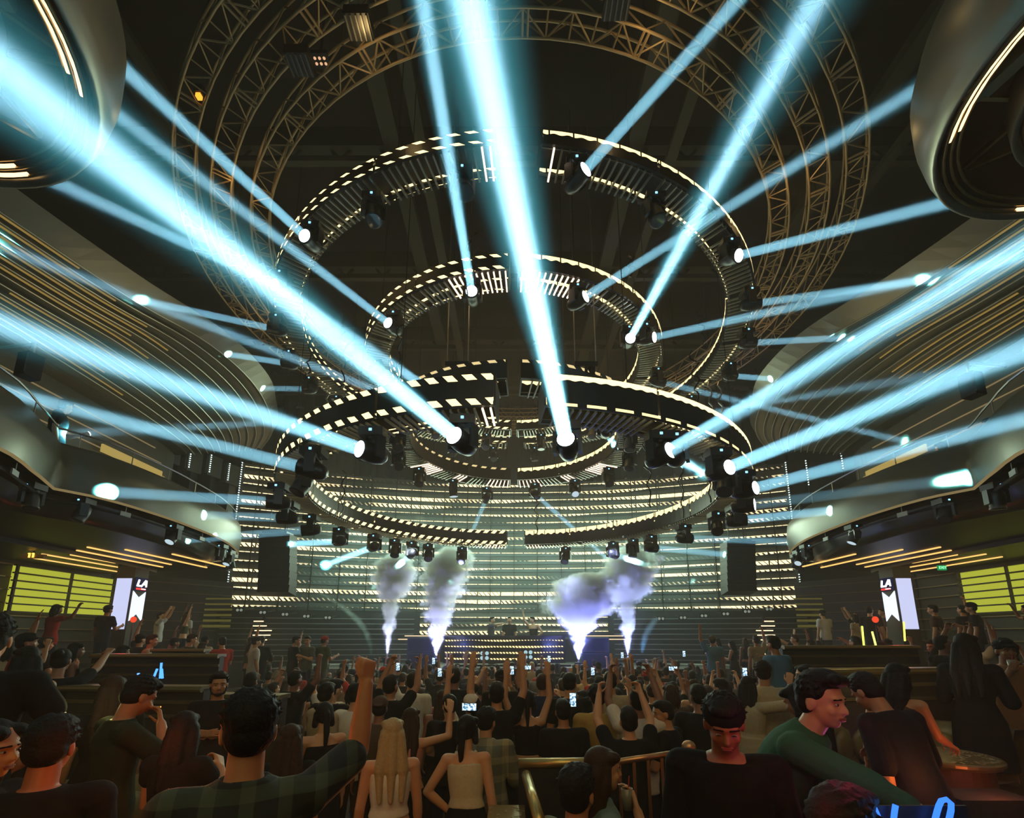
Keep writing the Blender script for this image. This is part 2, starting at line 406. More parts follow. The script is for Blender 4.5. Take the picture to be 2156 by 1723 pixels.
# ------------------------------------------------------------------ under-balcony walls: timber slats, backlit louvre panels, columns
M_yel = emis('yellow_backlight', (.62, .66, .06), .75)
M_slatline = mat('slat_edge', (.22, .15, .07), .35, metal=.6)
n_tr = 20
for sx in (-1, 1):
    side = 'left' if sx < 0 else 'right'
    b = MB()
    for k in range(9): b.box((sx * 13.12, 9.5, 1.75 + k * .33), .06, 20, .028)
    for k in range(9):
        y = 1.75 + k * .33
        b.beam((sx * 13.0, 15.4, y), (sx * 10.9, 18.2, y), .04, .022)
    struct(b, 'trim_%d' % n_tr, M_slatline); n_tr += 1
    b = MB(); b.beam((sx * 13.2, 15.4, 3), (sx * 11.0, 18.4, 3), .1, 3.2); struct(b, 'wall_%s_rear' % side, M_wall)
    y0, y1 = (12.2, 15.3) if sx < 0 else (10.9, 13.7)
    p = empty('glowing_louvre_light', (sx * 13.1, (y0 + y1) / 2, ZC + 1.2))
    tag(p, 'glowing yellow louvred wall panel under the %s balcony' % side, 'wall panel')
    b = MB(); b.box((sx * 13.1, (y0 + y1) / 2, ZC + 1.22), .04, y1 - y0, 1.2); b.build('lit_sheet', M_yel, p)
    b = MB()
    for k in range(7): b.box((sx * 13.0, (y0 + y1) / 2, ZC + .62 + k * .2), .1, y1 - y0 + .1, .035)
    for y in (y0, (y0 + y1) / 2, y1): b.box((sx * 12.98, y, ZC + 1.22), .06, .05, 1.25)
    b.build('louvre', M_wall, p)
    # lit louvres beside the stage
    p = empty('backlit_louvre', (sx * 10.75, 17.6, ZC + .9)); tag(p, 'yellow lit louvres beside the %s edge of the light wall' % side, 'wall panel')
    b = MB()
    for k in range(6): b.box((sx * 10.9, 17.5, ZC + .35 + k * .2), 1.0, .05, .09 - k * .008)
    b.build('lit_sheet', emis('yellow_backlight_2', (.7, .6, .1), .5 if sx > 0 else .12), p)
# square columns with illuminated advertising screens
M_scr = emis('screen_white', (.72, .84, 1.), 1.5); M_scr2 = emis('screen_lavender', (.62, .66, .95), 1.1)
def sign_column(sx):
    side = 'left' if sx < 0 else 'right'
    X, Y = sx * 10.75, 13.2
    r = empty('sign_column', (X, Y, 1.58)); tag(r, 'dark square column with tall glowing white screens under the %s balcony' % side, 'column')
    b = MB(); b.box((X, Y, 3.05), .5, .5, 2.94); b.build('shaft', M_wall, r)
    z0, z1 = ZC + .18, ZC + 1.56
    b = MB(); b.box((X, Y - .26, (z0 + z1) / 2), .40, .03, z1 - z0); b.build('plain_screen', M_scr2, r)
    f = Y - .27
    b = MB(); xs = [-.22, .22]
    # white field with a notch at the top and at the bottom
    zt, zb = z1 - .34, z0 + .22
    def P(x, z, d=0): return (X + x, f - d, z)
    V = [P(-.22, zt), P(0, zt - .17), P(.22, zt), P(.22, zb), P(0, zb + .2), P(-.22, zb)]
    V += [(v[0], v[1] + .03, v[2]) for v in V]
    b.add(V, [(5, 4, 1, 0), (4, 3, 2, 1), (6, 7, 10, 11), (7, 8, 9, 10)] + [(i, (i + 1) % 6, (i + 1) % 6 + 6, i + 6) for i in range(6)])
    b.build('front_screen', M_scr, r)
    b = MB(); b.box((X, f, z1 - .14), .44, .03, .36); b.build('sign_board', emis('screen_navy', (.02, .03, .12), .35), r)
    # slanted letters L A and a bar below
    b = MB(); q = lambda x, z: (X + x + (z - (z1 - .2)) * .25, f - .03, z)
    zl, zh = z1 - .21, z1 - .02
    b.beam(q(-.16, zl), q(-.16, zh), .05, .02, (0, 1, 0)); b.beam(q(-.18, zl + .02), q(-.04, zl + .02), .05, .02, (0, 1, 0))
    b.beam(q(-.02, zl), q(.08, zh), .045, .02, (0, 1, 0)); b.beam(q(.16, zl), q(.10, zh), .045, .02, (0, 1, 0)); b.beam(q(.03, zl + .07), q(.14, zl + .07), .04, .02, (0, 1, 0))
    b.build('lettering', emis('letter_white', (1, 1, 1), 1.6), r)
    b = MB(); b.box((X - .02, f - .03, z1 - .275), .32, .02, .05); b.build('red_bar', emis('letter_red', (1, .05, .04), 1.4), r)
    b = MB(); b.box((X + .06, f - .03, z1 - .272), .16, .03, .025); b.build('white_bar', emis('letter_white', (1, 1, 1), 1.6), r)
    # the lettered screen sits on the face towards the dance floor
    T_ = Matrix.Translation((X, Y, 0)); Q = T_ @ Matrix.Rotation(-sx * pi / 2, 4, 'Z') @ T_.inverted()
    for c in r.children:
        if c.name.split('.')[0] in ('front_screen', 'sign_board', 'lettering', 'red_bar', 'white_bar'): c.data.transform(Q)
sign_column(-1); sign_column(1)
# green exit sign
e = at_y(1983, 1196, 12.2)
r = empty('exit_sign', e); tag(r, 'green illuminated EXIT sign hanging under the right balcony', 'exit sign')
b = MB(); b.box(e, .22, .04, .13); b.build('panel', emis('exit_green', (.01, .32, .08), .9), r)
cu = bpy.data.curves.new('exit_text', 'FONT'); cu.body = 'EXIT'; cu.size = .10; cu.align_x = 'CENTER'; cu.align_y = 'CENTER'; cu.extrude = .004
tc_ = bpy.data.objects.new('tmp_text', cu); C.objects.link(tc_); bpy.context.view_layer.update(); tm = bpy.data.meshes.new_from_object(tc_.evaluated_get(bpy.context.evaluated_depsgraph_get())); bpy.data.objects.remove(tc_)
tm.materials.clear(); tm.materials.append(emis('exit_letters', (.3, 1., .5), 1.8)); t = bpy.data.objects.new('lettering', tm); C.objects.link(t); t.parent = r; t.location = (0, -.028, 0); t.rotation_euler = (pi / 2, 0, 0)
b = MB(); b.beam(e + Vector((0, 0, .06)), (e.x, e.y, ZC + 1.97), .02, .02); b.build('hanger', M_black, r)
# little warm number sign on a beige lintel, far left
e = at_y(70, 1172, 10.9)
r = empty('lintel_sign', e); tag(r, 'beige lintel with two small glowing amber figures, far left under balcony', 'sign')
b = MB(); b.box(e, .56, .08, .09); b.build('board', mat('beige_board', (.35, .25, .12), .6), r)
b = MB()
for dx in (-.045, .045): b.box(e + Vector((dx, -.05, .02)), .035, .02, .11); b.box(e + Vector((dx - .02, -.05, .06)), .03, .02, .02)
b.build('figures', emis('amber', (1., .5, .08), 2.2), r)
b = MB(); b.beam(e + Vector((0, 0, .04)), (e.x, e.y, ZC + 1.97), .03, .03); b.build('hanger', M_black, r)

# ------------------------------------------------------------------ the great curved LED wall behind the stage
LR, LC = 25.4, -4.4
def arc(X, dr=0):  # point on the wall arc at lateral position X
    a = math.asin(X / LR); return Vector((sin(a) * (LR - dr), LC + cos(a) * (LR - dr), 0)), a
wall = empty('led_wall', (0, 20.9, 3.5)); tag(wall, 'huge curved LED wall of glowing horizontal rows behind the stage', 'LED wall')
def arc_strip(b, x0, x1, z0, z1, dr, n=24, thick=.05):
    rows = [[], [], [], []]; U = [[], [], [], []]
    for i in range(n + 1):
        p, a = arc(x0 + (x1 - x0) * i / n, dr); q, _ = arc(x0 + (x1 - x0) * i / n, dr - thick)
        for j, (pt, z, v) in enumerate(((q, z0, 0), (p, z0, 0), (p, z1, 1), (q, z1, 1))):
            rows[j].append(Vector((pt.x, pt.y, z))); U[j].append((a * LR + 20, v))
    b.grid(rows, U)
b = MB(); arc_strip(b, -11.2, 11.2, ZC + .95, ZC + 7.0, .0, 40, .06); b.build('backing', mat('led_frame_grey', (.085, .085, .07), .6), wall)
ROWS = 17
for k in range(ROWS):
    z = ZC + 1.03 + k * .355
    b = MB(); arc_strip(b, -11.1, 11.1, z, z + .165, .06, 44)
    b.build('led_row', led_material('led_row_%d' % k, 'wall', 2.2, col=(1., .79, .42), base=(.05, .05, .045), seed=k * 1.37 + .5), wall)
for k in range(3):
    z = ZC + .05 + k * .30
    b = MB(); arc_strip(b, -5.2, 4.6, z, z + .16, .06, 24)
    b.build('led_row', led_material('led_low_%d' % k, 'wall', 2.2, col=(1., .79, .42), base=(.03, .03, .028), seed=k * 2.9 + 40.5), wall)
b = MB(); arc_strip(b, -5.3, 4.8, ZC - .15, ZC + .95, .0, 20, .05); b.build('lower_backing', mat('led_frame_grey', (.085, .085, .07), .6), wall)
b = MB()
for i in range(-10, 11):
    p, a = arc(i * 1.06, .13)
    b.beam((p.x, p.y, ZC + .95), (p.x, p.y, ZC + 7.0), .05, .03, (1, 0, 0))
b.build('mullion', M_dark, wall)
for sx in (-1, 1):
    b = MB(); p, a = arc(sx * 11.2, .16)
    for k in range(62): b.box((p.x, p.y, ZC + .98 + k * .098), .035, .035, .035)
    b.build('dot_string', emis('dot_white', (.75, 1., .95), 2.2), wall)
b = MB()
for k in range(34): p, a = arc(-11.15 + k * .676); b.beam((p.x, p.y + .1, ZC + 7.0), (p.x, p.y + .1, 13.9), .7, .1, (1, 0, 0))
struct(b, 'wall_back_upper', M_dark)

# ------------------------------------------------------------------ stage, DJ booth
b = MB(); b.box((0, 18.9, .72), 17, 4.4, 1.44); struct(b, 'floor_stage', mat('stage_grey', (.16, .15, .13), .6))
b = MB()
for k in range(9):
    z = 1.62 + k * .20
    for sx in (-1, 1): b.beam((sx * 10.9, 17.7, z), (sx * 4.1, 19.6, z), .03, .026)
struct(b, 'trim_40', mat('grey_slat', (.30, .31, .26), .4, metal=.5))
b = MB()
for sx in (-1, 1): b.beam((sx * 11.1, 17.8, 2.5), (sx * 3.9, 19.8, 2.5), .08, 2.0)
struct(b, 'wall_stage', M_dark)
# low lit risers between the light wall and the booth
for sx in (-1, 1):
    side = 'left' if sx < 0 else 'right'
    for k in range(2):
        b = MB(); b.box((sx * 3.4, 18.7, 2.62 + k * .13 - .2), 2.2 - k * .5, .05, .035)
        tag(b.build('riser_light', emis('riser_warm', (1., .72, .45), 1.2)), '%s warm light line low on the stage %s of the DJ booth' % (('lower', 'upper')[k], side), 'light')
# stacked warm bars climbing the corners
for sx in (-1, 1):
    r = empty('stair_light', (sx * 9.1, 17.3, 1.5)); tag(r, 'ladder of short warm light bars at the %s corner of the stage' % ('left' if sx < 0 else 'right'), 'light')
    for k in range(9):
        w = (.38, .42, .36, .40, .50, .62, .60, .48, .34)[k]
        b = MB(); b.box((sx * (9.1 + (.05, .1, .12, .1, .05, 0, -.04, .1, .16)[k]), 17.3, 1.75 + k * .165), w, .05, .035); b.build('bar', emis('bar_warm', (1., .72, .42), 2.0), r)
    b = MB(); b.box((sx * 9.1, 17.36, 2.4), .1, .05, 1.9); b.build('stand', M_black, r)
booth = empty('dj_booth', (0, 17.2, 1.44)); tag(booth, 'wide curved DJ booth with rows of glowing LED dashes on its front', 'DJ booth')
def curve_strip(b, xc, half, y, bulge, z0, z1, n=16, thick=.05):
    rows = [[], [], [], []]; U = [[], [], [], []]
    for i in range(n + 1):
        t = -1 + 2 * i / n; x = xc + half * t; yy = y + bulge * t * t
        for j, (dy, z, v) in enumerate(((thick, z0, 0), (0, z0, 0), (0, z1, 1), (thick, z1, 1))):
            rows[j].append(Vector((x, yy + dy, z))); U[j].append((x + 9, v))
    b.grid(rows, U)
b = MB(); curve_strip(b, -.35, 2.2, 17.0, .4, 1.6, 2.5, thick=.6); b.build('cabinet', mat('booth_black', (.02, .02, .022), .3), booth)
for k in range(4):
    b = MB(); curve_strip(b, -.35, 2.15, 16.97, .4, 1.66 + k * .21, 1.66 + k * .21 + .12, 16, .02)
    b.build('led_row', led_material('booth_row_%d' % k, 'booth', 1.9, col=(1., .74, .32), base=(.02, .02, .02), seed=k * 2.3 + 1), booth)
b = MB(); curve_strip(b, -.35, 2.3, 16.95, .4, 2.5, 2.56, thick=.8); b.build('worktop', mat('booth_top', (.05, .045, .07), .25), booth)
b = MB(); b.box((0, 16.9, .72), 6.4, .2, 1.5); tag(b.build('stage_apron', mat('apron_beige', (.42, .40, .34), .6)), 'pale beige stage apron below the DJ booth', 'stage')
for i, (px, py) in enumerate(((1020, 1381), (1112, 1379))):
    p = at_y(px, py, 16.7); r = empty('blinder_light', p); tag(r, 'four-lamp blinder light %s the DJ booth front' % ('left of centre on' if i == 0 else 'right of centre on'), 'stage light')
    b = MB(); b.box(p + Vector((0, .05, 0)), .36, .08, .34); b.build('housing', M_black, r)
    for dx in (-.085, .085):
        for dz in (-.08, .08):
            b = MB(); b.lathe([(.066, 0), (.05, .03)], 14, Matrix.Translation(p + Vector((dx, 0, dz))) @ Matrix.Rotation(pi / 2, 4, 'X')); b.build('lamp', emis('blinder_glass', (.55, .85, .95), .75), r)
# pairs of small lamps along the foot of the light wall
pairs = [(504, 1285), (553, 1290), (600, 1294), (645, 1298), (690, 1301), (1392, 1303), (1438, 1301), (1482, 1297), (1528, 1293), (1573, 1288), (1619, 1283)]
for i, (px, py) in enumerate(pairs):
    Y = 17.0 + 1.4 * (1 - abs(px - 1082) / 580); p = at_y(px, py, Y); r = empty('twin_blinder', p)
    j, sd = (i, 'left') if i < 5 else (10 - i, 'right')
    tag(r, 'pair of small dim lamps under the light wall, %s from its %s edge' % (ORD[j], sd), 'stage light', 'twin lamps along the foot of the light wall')
    b = MB(); b.box(p + Vector((0, .05, 0)), .3, .06, .14); b.build('housing', M_black, r)
    for dx in (-.066, .066):
        b = MB(); b.lathe([(.05, 0), (.04, .03)], 12, Matrix.Translation(p + Vector((dx, 0, 0))) @ Matrix.Rotation(pi / 2, 4, 'X')); b.build('lamp', emis('twin_glass', (.65, .75, .6), .35), r)
    b = MB(); b.beam(p + Vector((0, .06, 0)), p + Vector((0, .9, .1)), .03, .03); b.build('bracket', M_black, r)
# speakers on the stage floor
for sx, px in ((-1, 885), (1, 1255)):
    p = at_y(px, 1385, 16.75); b = MB(); r = empty('stage_subwoofer', (p.x, p.y, 1.46)); tag(r, 'dark grey subwoofer stack on the stage %s of the DJ booth' % ('left' if sx < 0 else 'right'), 'speaker')
    for k in range(2):
        b = MB(); b.box((p.x, p.y + .35, 1.72 + k * .52), .95, .7, .5); b.build('cabinet', mat('sub_grey', (.05, .055, .075), .6), r)
        b = MB(); b.box((p.x, p.y, 1.72 + k * .52), .86, .03, .42); b.build('grille', mat('sub_grille', (.035, .04, .06), .5, metal=.4), r)
# ------------------------------------------------------------------ hung line arrays
def line_array(sx, px0, px1, pyt, pyb):
    side = 'left' if sx < 0 else 'right'
    Yd = 15.6; a = at_y(px0, pyt, Yd); c = at_y(px1, pyt, Yd); e = at_y((px0 + px1) / 2, pyb, Yd); w = c.x - a.x; cx = (a.x + c.x) / 2; n = 8; h = (a.z - e.z) / n
    r = empty('line_array', (cx, Yd, a.z)); tag(r, 'tall black hanging line array of speakers on the %s of the light wall' % side, 'speaker')
    for k in range(n):
        z = a.z - h * (k + .5); t = -(k / n) ** 2 * .22
        Mx = Matrix.Rotation(t, 3, 'X')
        b = MB(); b.box((cx + (e.x - cx) * k / n, Yd + .05 - .10 * (k / n) ** 2, z), w, .55, h * .94, Mx); b.build('cabinet', mat('array_black', (.007, .007, .006), .5, spec=.2), r)
    b = MB(); b.box((cx, Yd, a.z + .05), w * .8, .5, .06)
    b.build('rigging_frame', M_black, r)
    for dx in (-.3, .3): b = MB(); b.tube([(cx + dx, Yd, a.z + .05), (cx + dx * .8, Yd, 13.6)], .012, 5); b.build('chain', M_black, r)
line_array(-1, 553, 617, 1127, 1252); line_array(1, 1524, 1583, 1142, 1250)
# ------------------------------------------------------------------ LED ring chandeliers: each is two separate half rings hung over the dance floor
RC = Vector((0, 11.0, 0))
def rp(r, phi, z):                 # phi = 0 towards the camera, positive to the right
    return Vector((r * sin(phi), RC.y - r * cos(phi), z))
M_dash = led_material('ring_dash', 'dash', 2.2); M_strip = led_material('ring_strip', 'strip', 2.4)
M_rope = led_material('ring_rope', 'rope', 2.0); M_dim = led_material('ring_dim', 'dim', .9)
M_slat = mat('slat_aluminium', (.36, .36, .30), .35, metal=.6)
M_slat_dark = mat('slat_dark', (.10, .10, .085), .4, metal=.5)
M_tube = emis('lit_slat', (1., .74, .52), 2.2)
M_ringbody = mat('ring_body', (.02, .02, .017), .45)
def half_ring(sx, nm, zb, zt, ro, ri, npan, lit, gap, slat_step, outer_m, inner_m, slat_m=None, label=''):
    side = 'left' if sx < 0 else 'right'
    root = empty('led_half_ring', (sx * ro * .7, RC.y, zt))
    tag(root, label % side, 'LED ring', 'LED half rings hung over the dance floor')
    g0, g1 = gap / ro, pi - gap / ro
    def panel(r, f0, f1, m, inward, name):
        b = MB(); n = 7; rows = [[], [], [], []]; U = [[], [], [], []]
        th = .04 if not inward else -.04
        for i in range(n + 1):
            f = f0 + (f1 - f0) * i / n
            for j, (rr, z, v) in enumerate(((r - th, zb, 0), (r, zb, 0), (r, zt, 1), (r - th, zt, 1))):
                rows[j].append(rp(rr, sx * f, z)); U[j].append((20 + sx * f * r, v))
        b.grid(rows, U); b.build(name, m, root)
    step = (g1 - g0) / npan
    for k in range(npan):
        f0, f1 = g0 + step * k + .004, g0 + step * (k + 1) - .004
        panel(ro, f0, f1, outer_m, False, 'outer_panel'); panel(ri, f0, f1, inner_m, True, 'inner_panel')
    # top deck and end caps
    b = MB(); n = 40
    fs = [g0 + (g1 - g0) * i / n for i in range(n + 1)]
    b.grid([[rp(ro - .05, sx * f, zt - .02) for f in fs], [rp(ri + .05, sx * f, zt - .02) for f in fs], [rp(ri + .05, sx * f, zt - .06) for f in fs], [rp(ro - .05, sx * f, zt - .06) for f in fs], [rp(ro - .05, sx * f, zt - .02) for f in fs]])
    for rr in (ro - .07, ri + .07): b.tube([rp(rr, sx * f, zb + .03) for f in fs], .022, 5)
    b.build('frame', M_ringbody, root)
    for f in (g0, g1):
        b = MB(); A, B_ = rp(ri, sx * f, zb), rp(ro, sx * f, zb); b.beam((A.x, A.y, (zb + zt) / 2), (B_.x, B_.y, (zb + zt) / 2), .03, zt - zb); b.build('end_cap', M_ringbody, root)
    # slatted underside
    L = (g1 - g0) * (ro + ri) / 2; ns = int(L / slat_step); per = max(1, ns // npan)
    groups = {}
    for i in range(ns):
        f = g0 + (g1 - g0) * (i + .5) / ns
        isl = any(a <= f <= c for a, c in lit)
        if (i % per) == 0 and not isl and slat_step > .08: continue
        groups.setdefault((isl, min(int(i / ns * npan), npan - 1)), []).append(f)
    for (isl, k), fl_ in sorted(groups.items()):
        b = MB()
        for f in fl_: b.beam(rp(ri + .02, sx * f, zb - .03), rp(ro - .03, sx * f, zb - .03), .026, .026 if isl else .034)
        b.build('light_slat' if isl else 'slat_louvre', M_tube if isl else (slat_m or M_slat), root)
    # hanging wires
    for f in (.35, 1.1, 1.95, 2.7):
        b = MB(); b.tube([rp((ro + ri) / 2, sx * f, zt - .03), rp((ro + ri) / 2, sx * f, 13.3)], .007, 4); b.build('suspension_wire', M_black, root)
    return root
zA0, zA1 = ZC + 3.03, ZC + 3.50
RINGS = {'A': (zA0, 5.2, 4.55), 'B': (ZC + 4.61, 3.2, 2.52), 'C': (ZC + 6.50, 3.66, 3.10), 'D': (ZC + 6.88, 5.58, 5.02)}
for sx in (-1, 1):
    half_ring(sx, 'A', zA0, zA1, 5.2, 4.62, 9, [(.04, .09), (2.95, 3.05)], .26 if sx < 0 else .42, .105, M_dash if sx < 0 else M_strip, M_dash if sx < 0 else M_rope, M_slat,
              '%s half of the big lowest LED ring above the dance floor')
    half_ring(sx, 'B', ZC + 4.61, ZC + 4.98, 3.2, 2.52, 6, [(2.0, 2.25), (2.45, 2.6), (2.85, 3.1)], .14, .12, M_dim, M_dim if sx < 0 else M_rope, None,
              '%s half of the small LED ring nested inside the lowest ring')
    half_ring(sx, 'C', ZC + 6.50, ZC + 6.82, 3.66, 3.10, 6, [(.02, .34), (2.55, 2.75)], .10, .10, M_dash if sx < 0 else M_rope, M_dash if sx < 0 else M_rope, None,
              '%s half of the smaller upper LED ring under the ceiling')
    half_ring(sx, 'D', ZC + 6.88, ZC + 7.12, 5.58, 5.02, 9, [(.06 if sx < 0 else .085, .10 if sx < 0 else .125)], .28 if sx < 0 else .40, .115, M_dash if sx < 0 else M_rope, M_dash if sx < 0 else M_rope, None,
              '%s half of the wide upper LED ring inside the trusses')
# ------------------------------------------------------------------ three circular box trusses under the ceiling
def ring_truss(rc, z, nb, label):
    cx, cy = .12, 10.98; hw = .165
    q = lambda r, f, zz: Vector((cx + r * sin(f), cy - r * cos(f), zz))
    root = empty('circular_truss', (cx, cy, z)); tag(root, label, 'truss', 'concentric ceiling trusses')
    n = 96
    for r in (rc - hw, rc + hw):
        for zz in (z, z + .33):
            b = MB(); b.tube([q(r, 2 * pi * i / n, zz) for i in range(n)], .021, 6, closed=True); b.build('chord', M_truss, root, True)
    b = MB()
    for i in range(nb):
        f0, f1 = 2 * pi * i / nb, 2 * pi * (i + 1) / nb
        if i % 5 == 0:
            for d in (0, .012): b.tube([q(rc - hw, f0 + d, z), q(rc + hw, f0 + d, z)], .02, 5)
        b.tube([q(rc - hw, f0, z), q(rc + hw, f0, z)], .013, 4)
        b.tube([q(rc - hw, f0, z), q(rc + hw, f1, z)] if i % 2 else [q(rc + hw, f0, z), q(rc - hw, f1, z)], .013, 4)
        for r in (rc - hw, rc + hw):
            b.tube([q(r, f0, z), q(r, f1, z + .33)] if i % 2 else [q(r, f0, z + .33), q(r, f1, z)], .013, 4)
    b.build('lacing', M_truss, root)
    for i in range(8): b = MB(); b.tube([q(rc, i * pi / 4 + .3, z + .33), q(rc, i * pi / 4 + .3, 13.3)], .012, 5); b.build('hanging_cable', M_black, root)
    return root
zT = ZC + 8.31
ring_truss(6.04, zT, 112, 'innermost of the three concentric circular ceiling trusses')
ring_truss(6.71, zT, 124, 'middle one of the three concentric circular ceiling trusses')
ring_truss(7.29, zT, 132, 'outermost of the three concentric circular ceiling trusses')
# small dark fixtures clamped to the trusses (unlit)
for i, (px, py) in enumerate(((632, 128), (756, 48), (1298, 4), (1000, 20))):
    p = at_z(px, py, zT - .1); r = empty('truss_floodlight', p); tag(r, 'unlit black floodlight on the middle ceiling truss, %s from left' % ORD[i] if i < 2 else 'unlit black floodlight high on the ceiling truss near the %s' % ('right beams' if i == 2 else 'centre beams'), 'stage light')
    b = MB(); b.box(p, .34, .3, .16); b.build('housing', M_black, r); b = MB()
    for k in range(5): b.box(p + Vector((-.14 + k * .07, 0, -.09)), .02, .28, .03)
    b.build('grille', M_slat_dark, r); b = MB(); b.beam(p, p + Vector((0, 0, .3)), .05, .05); b.build('clamp', M_black, r)
for i, (px, py) in enumerate(((675, 125),)):
    p = at_z(px, py, zT + .3); r = empty('blinder_lamp', p); tag(r, 'six-lamp warm blinder glowing faintly above the left trusses', 'stage light')
    b = MB(); b.box(p, .26, .2, .06); b.beam(p, p + Vector((0, 0, 2.)), .03, .03); b.build('housing', M_black, r)
    for dx in (-.07, 0, .07):
        for dy in (-.035, .035):
            b = MB(); b.lathe([(.022, 0), (.018, -.01)], 8, Matrix.Translation(p + Vector((dx, dy, -.032)))); b.build('lamp', emis('peach_lamp', (1., .55, .3), .9), r)
p = at_z(419, 203, zT + .02); r = empty('amber_lamp', p); tag(r, 'tiny orange indicator lamp on the outermost truss', 'lamp'); b = MB(); b.box(p, .07, .07, .07); b.build('body', emis('amber_ind', (1., .35, .03), 2.), r); b = MB(); b.box(p + Vector((0, 0, .1)), .12, .12, .14); b.build('holder', M_black, r)

# ------------------------------------------------------------------ the two satin drum chandeliers at the upper corners
def drum(x, y, z, r0, sx):
    side = 'left' if sx < 0 else 'right'
    root = empty('drum_chandelier', (x, y, z)); tag(root, 'huge satin metal drum chandelier with glowing ring tubes at the upper %s corner' % side, 'chandelier')
    Mx = Matrix.Translation((x, y, z)); k = r0 / 1.85
    b = MB(); b.lathe([(1.80 * k, .12), (1.83 * k, 0), (1.865 * k, .015), (1.92 * k, .18), (1.96 * k, .45), (1.95 * k, .75), (1.84 * k, 1.05), (1.6 * k, 1.25), (1.2 * k, 1.3)], 64, Mx, cap=False)
    b.build('drum_shell', mat('satin_steel', (.36, .34, .27), .36, metal=.75), root, True)
    b = MB(); b.lathe([(1.80 * k, .12), (1.70 * k, .9), (.2, .95)], 48, Mx, cap=False); b.build('inner_lining', M_dark, root, True)
    def hoop(r, z_, mt, a0, a1, name, rad=.016):
        n = max(6, int(40 * (a1 - a0) / 6.28)); b = MB()
        if a1 - a0 > 6.2: b.tube([Mx @ Vector((r * cos(2 * pi * i / 56), r * sin(2 * pi * i / 56), z_)) for i in range(56)], rad, 6, closed=True)
        else: b.tube([Mx @ Vector((r * cos(a0 + (a1 - a0) * i / n), r * sin(a0 + (a1 - a0) * i / n), z_)) for i in range(n + 1)], rad, 6)
        b.build(name, mt, root, True)
    M_hoop = mat('bronze_hoop', (.30, .22, .10), .3, metal=.85); M_on = emis('ring_tube_on', (1., .62, .28), 3.0)
    for j in range(3):
        hoop((1.76 - j * .065) * k, .04 + j * .03, M_hoop, 0, 6.283, 'outer_hoop'); hoop((1.12 - j * .06) * k, .05 + j * .03, M_hoop, 0, 6.283, 'inner_hoop')
    b = MB(); b.lathe([(1.22 * k, .0), (1.17 * k, -.01), (1.17 * k, .35), (1.22 * k, .35), (1.22 * k, 0)], 48, Mx, cap=False); b.build('inner_band', mat('satin_steel', (.36, .34, .27), .36, metal=.75), root, True)
    arcs = ([(1.74, -.10, .62), (1.74, 1.45, 1.92), (1.12, -.6, .55)] if sx < 0 else [(1.74, 2.6, 3.85), (1.12, 2.6, 4.0), (1.74, 1.1, 1.5)])
    for r, a0, a1 in arcs:
        for j in range(3 if r < 1.5 else 2): hoop((r - j * (.06 if r < 1.5 else .07)) * k, .045 + j * .03, M_on, a0 + j * .04, a1 - j * .08, 'lit_tube', .019)
    b = MB()
    for i in range(18):
        a = i * pi / 9 + .1; b.beam(Mx @ Vector((1.2 * k * cos(a), 1.2 * k * sin(a), .3)), Mx @ Vector((1.64 * k * cos(a + (.16 if i % 2 else -.16)), 1.64 * k * sin(a + (.16 if i % 2 else -.16)), .34)), .035, .05)
        b.beam(Mx @ Vector((.4 * k * cos(a), .4 * k * sin(a), .45)), Mx @ Vector((1.05 * k * cos(a), 1.05 * k * sin(a), .34)), .04, .05)
    b.build('spoke', M_hoop, root)
    b = MB(); Q = Matrix.Rotation(.7, 3, 'Z')
    for i in range(5): b.box(Mx @ Vector((.15 + sx * -.25 + i * .0, -.3 + i * .09, .26)), .5, .035, .03, Q)
    b.build('centre_tube', M_on, root)
    b = MB(); b.box(Mx @ Vector((-sx * 1.38 * k, .15, .2)), .07, .75, .1, Matrix.Rotation(.25, 3, 'Z')); b.box(Mx @ Vector((-sx * 1.29 * k, .15, .2)), .05, .7, .06, Matrix.Rotation(.25, 3, 'Z')); b.build('tray', mat('tray_grey', (.16, .19, .15), .4, metal=.5), root)
    for a in (.4, 2.5, 4.6): b = MB(); b.tube([Mx @ Vector((1.3 * k * cos(a), 1.3 * k * sin(a), 1.25)), Mx @ Vector((1.5 * k * cos(a), 1.5 * k * sin(a), 14 - z))], .012, 5); b.build('suspension_wire', M_black, root)
drum(-5.2, 2.25, ZC + 4.6, 1.85, -1); drum(5.48, 2.87, ZC + 4.6, 1.62, 1)

# ------------------------------------------------------------------ moving heads and their beams
M_mh = mat('fixture_black', (.018, .018, .018), .35); M_glass = emis('beam_lens', (.80, .93, 1.), 9.0); M_glass_off = mat('dark_lens', (.12, .13, .14), .05, metal=.3)
M_glass_dim = emis('lens_dim', (.7, .9, 1.), .8); M_led = emis('status_led', (.25, .65, 1.), 2.2)
def head_proto():
    r = empty('moving_head'); b = MB(); b.box((0, 0, -.05), .30, .26, .11); b.box((0, 0, .02), .12, .10, .06); b.build('base', M_mh, r)
    b = MB(); b.lathe([(.10, -.10), (.10, -.14)], 16)
    for s in (-1, 1): b.box((s * .15, 0, -.24), .045, .13, .27); 
    b.box((0, 0, -.135), .32, .14, .05); b.build('yoke', M_mh, r)
    b = MB(); b.lathe([(.06, -.20), (.10, -.16), (.125, -.05), (.128, .06), (.118, .14), (.128, .17), (.122, .185)], 18); h = b.build('head', M_mh, r, True); h.location = (0, 0, -.30)
    b = MB(); b.lathe([(.104, .17), (.104, .186)], 18); b.build('lens', M_glass, h)
    b = MB(); b.box((0, -.135, -.04), .035, .01, .03); b.build('status_light', M_led, r)
    return r
HP = head_proto(); HP_used = [False]
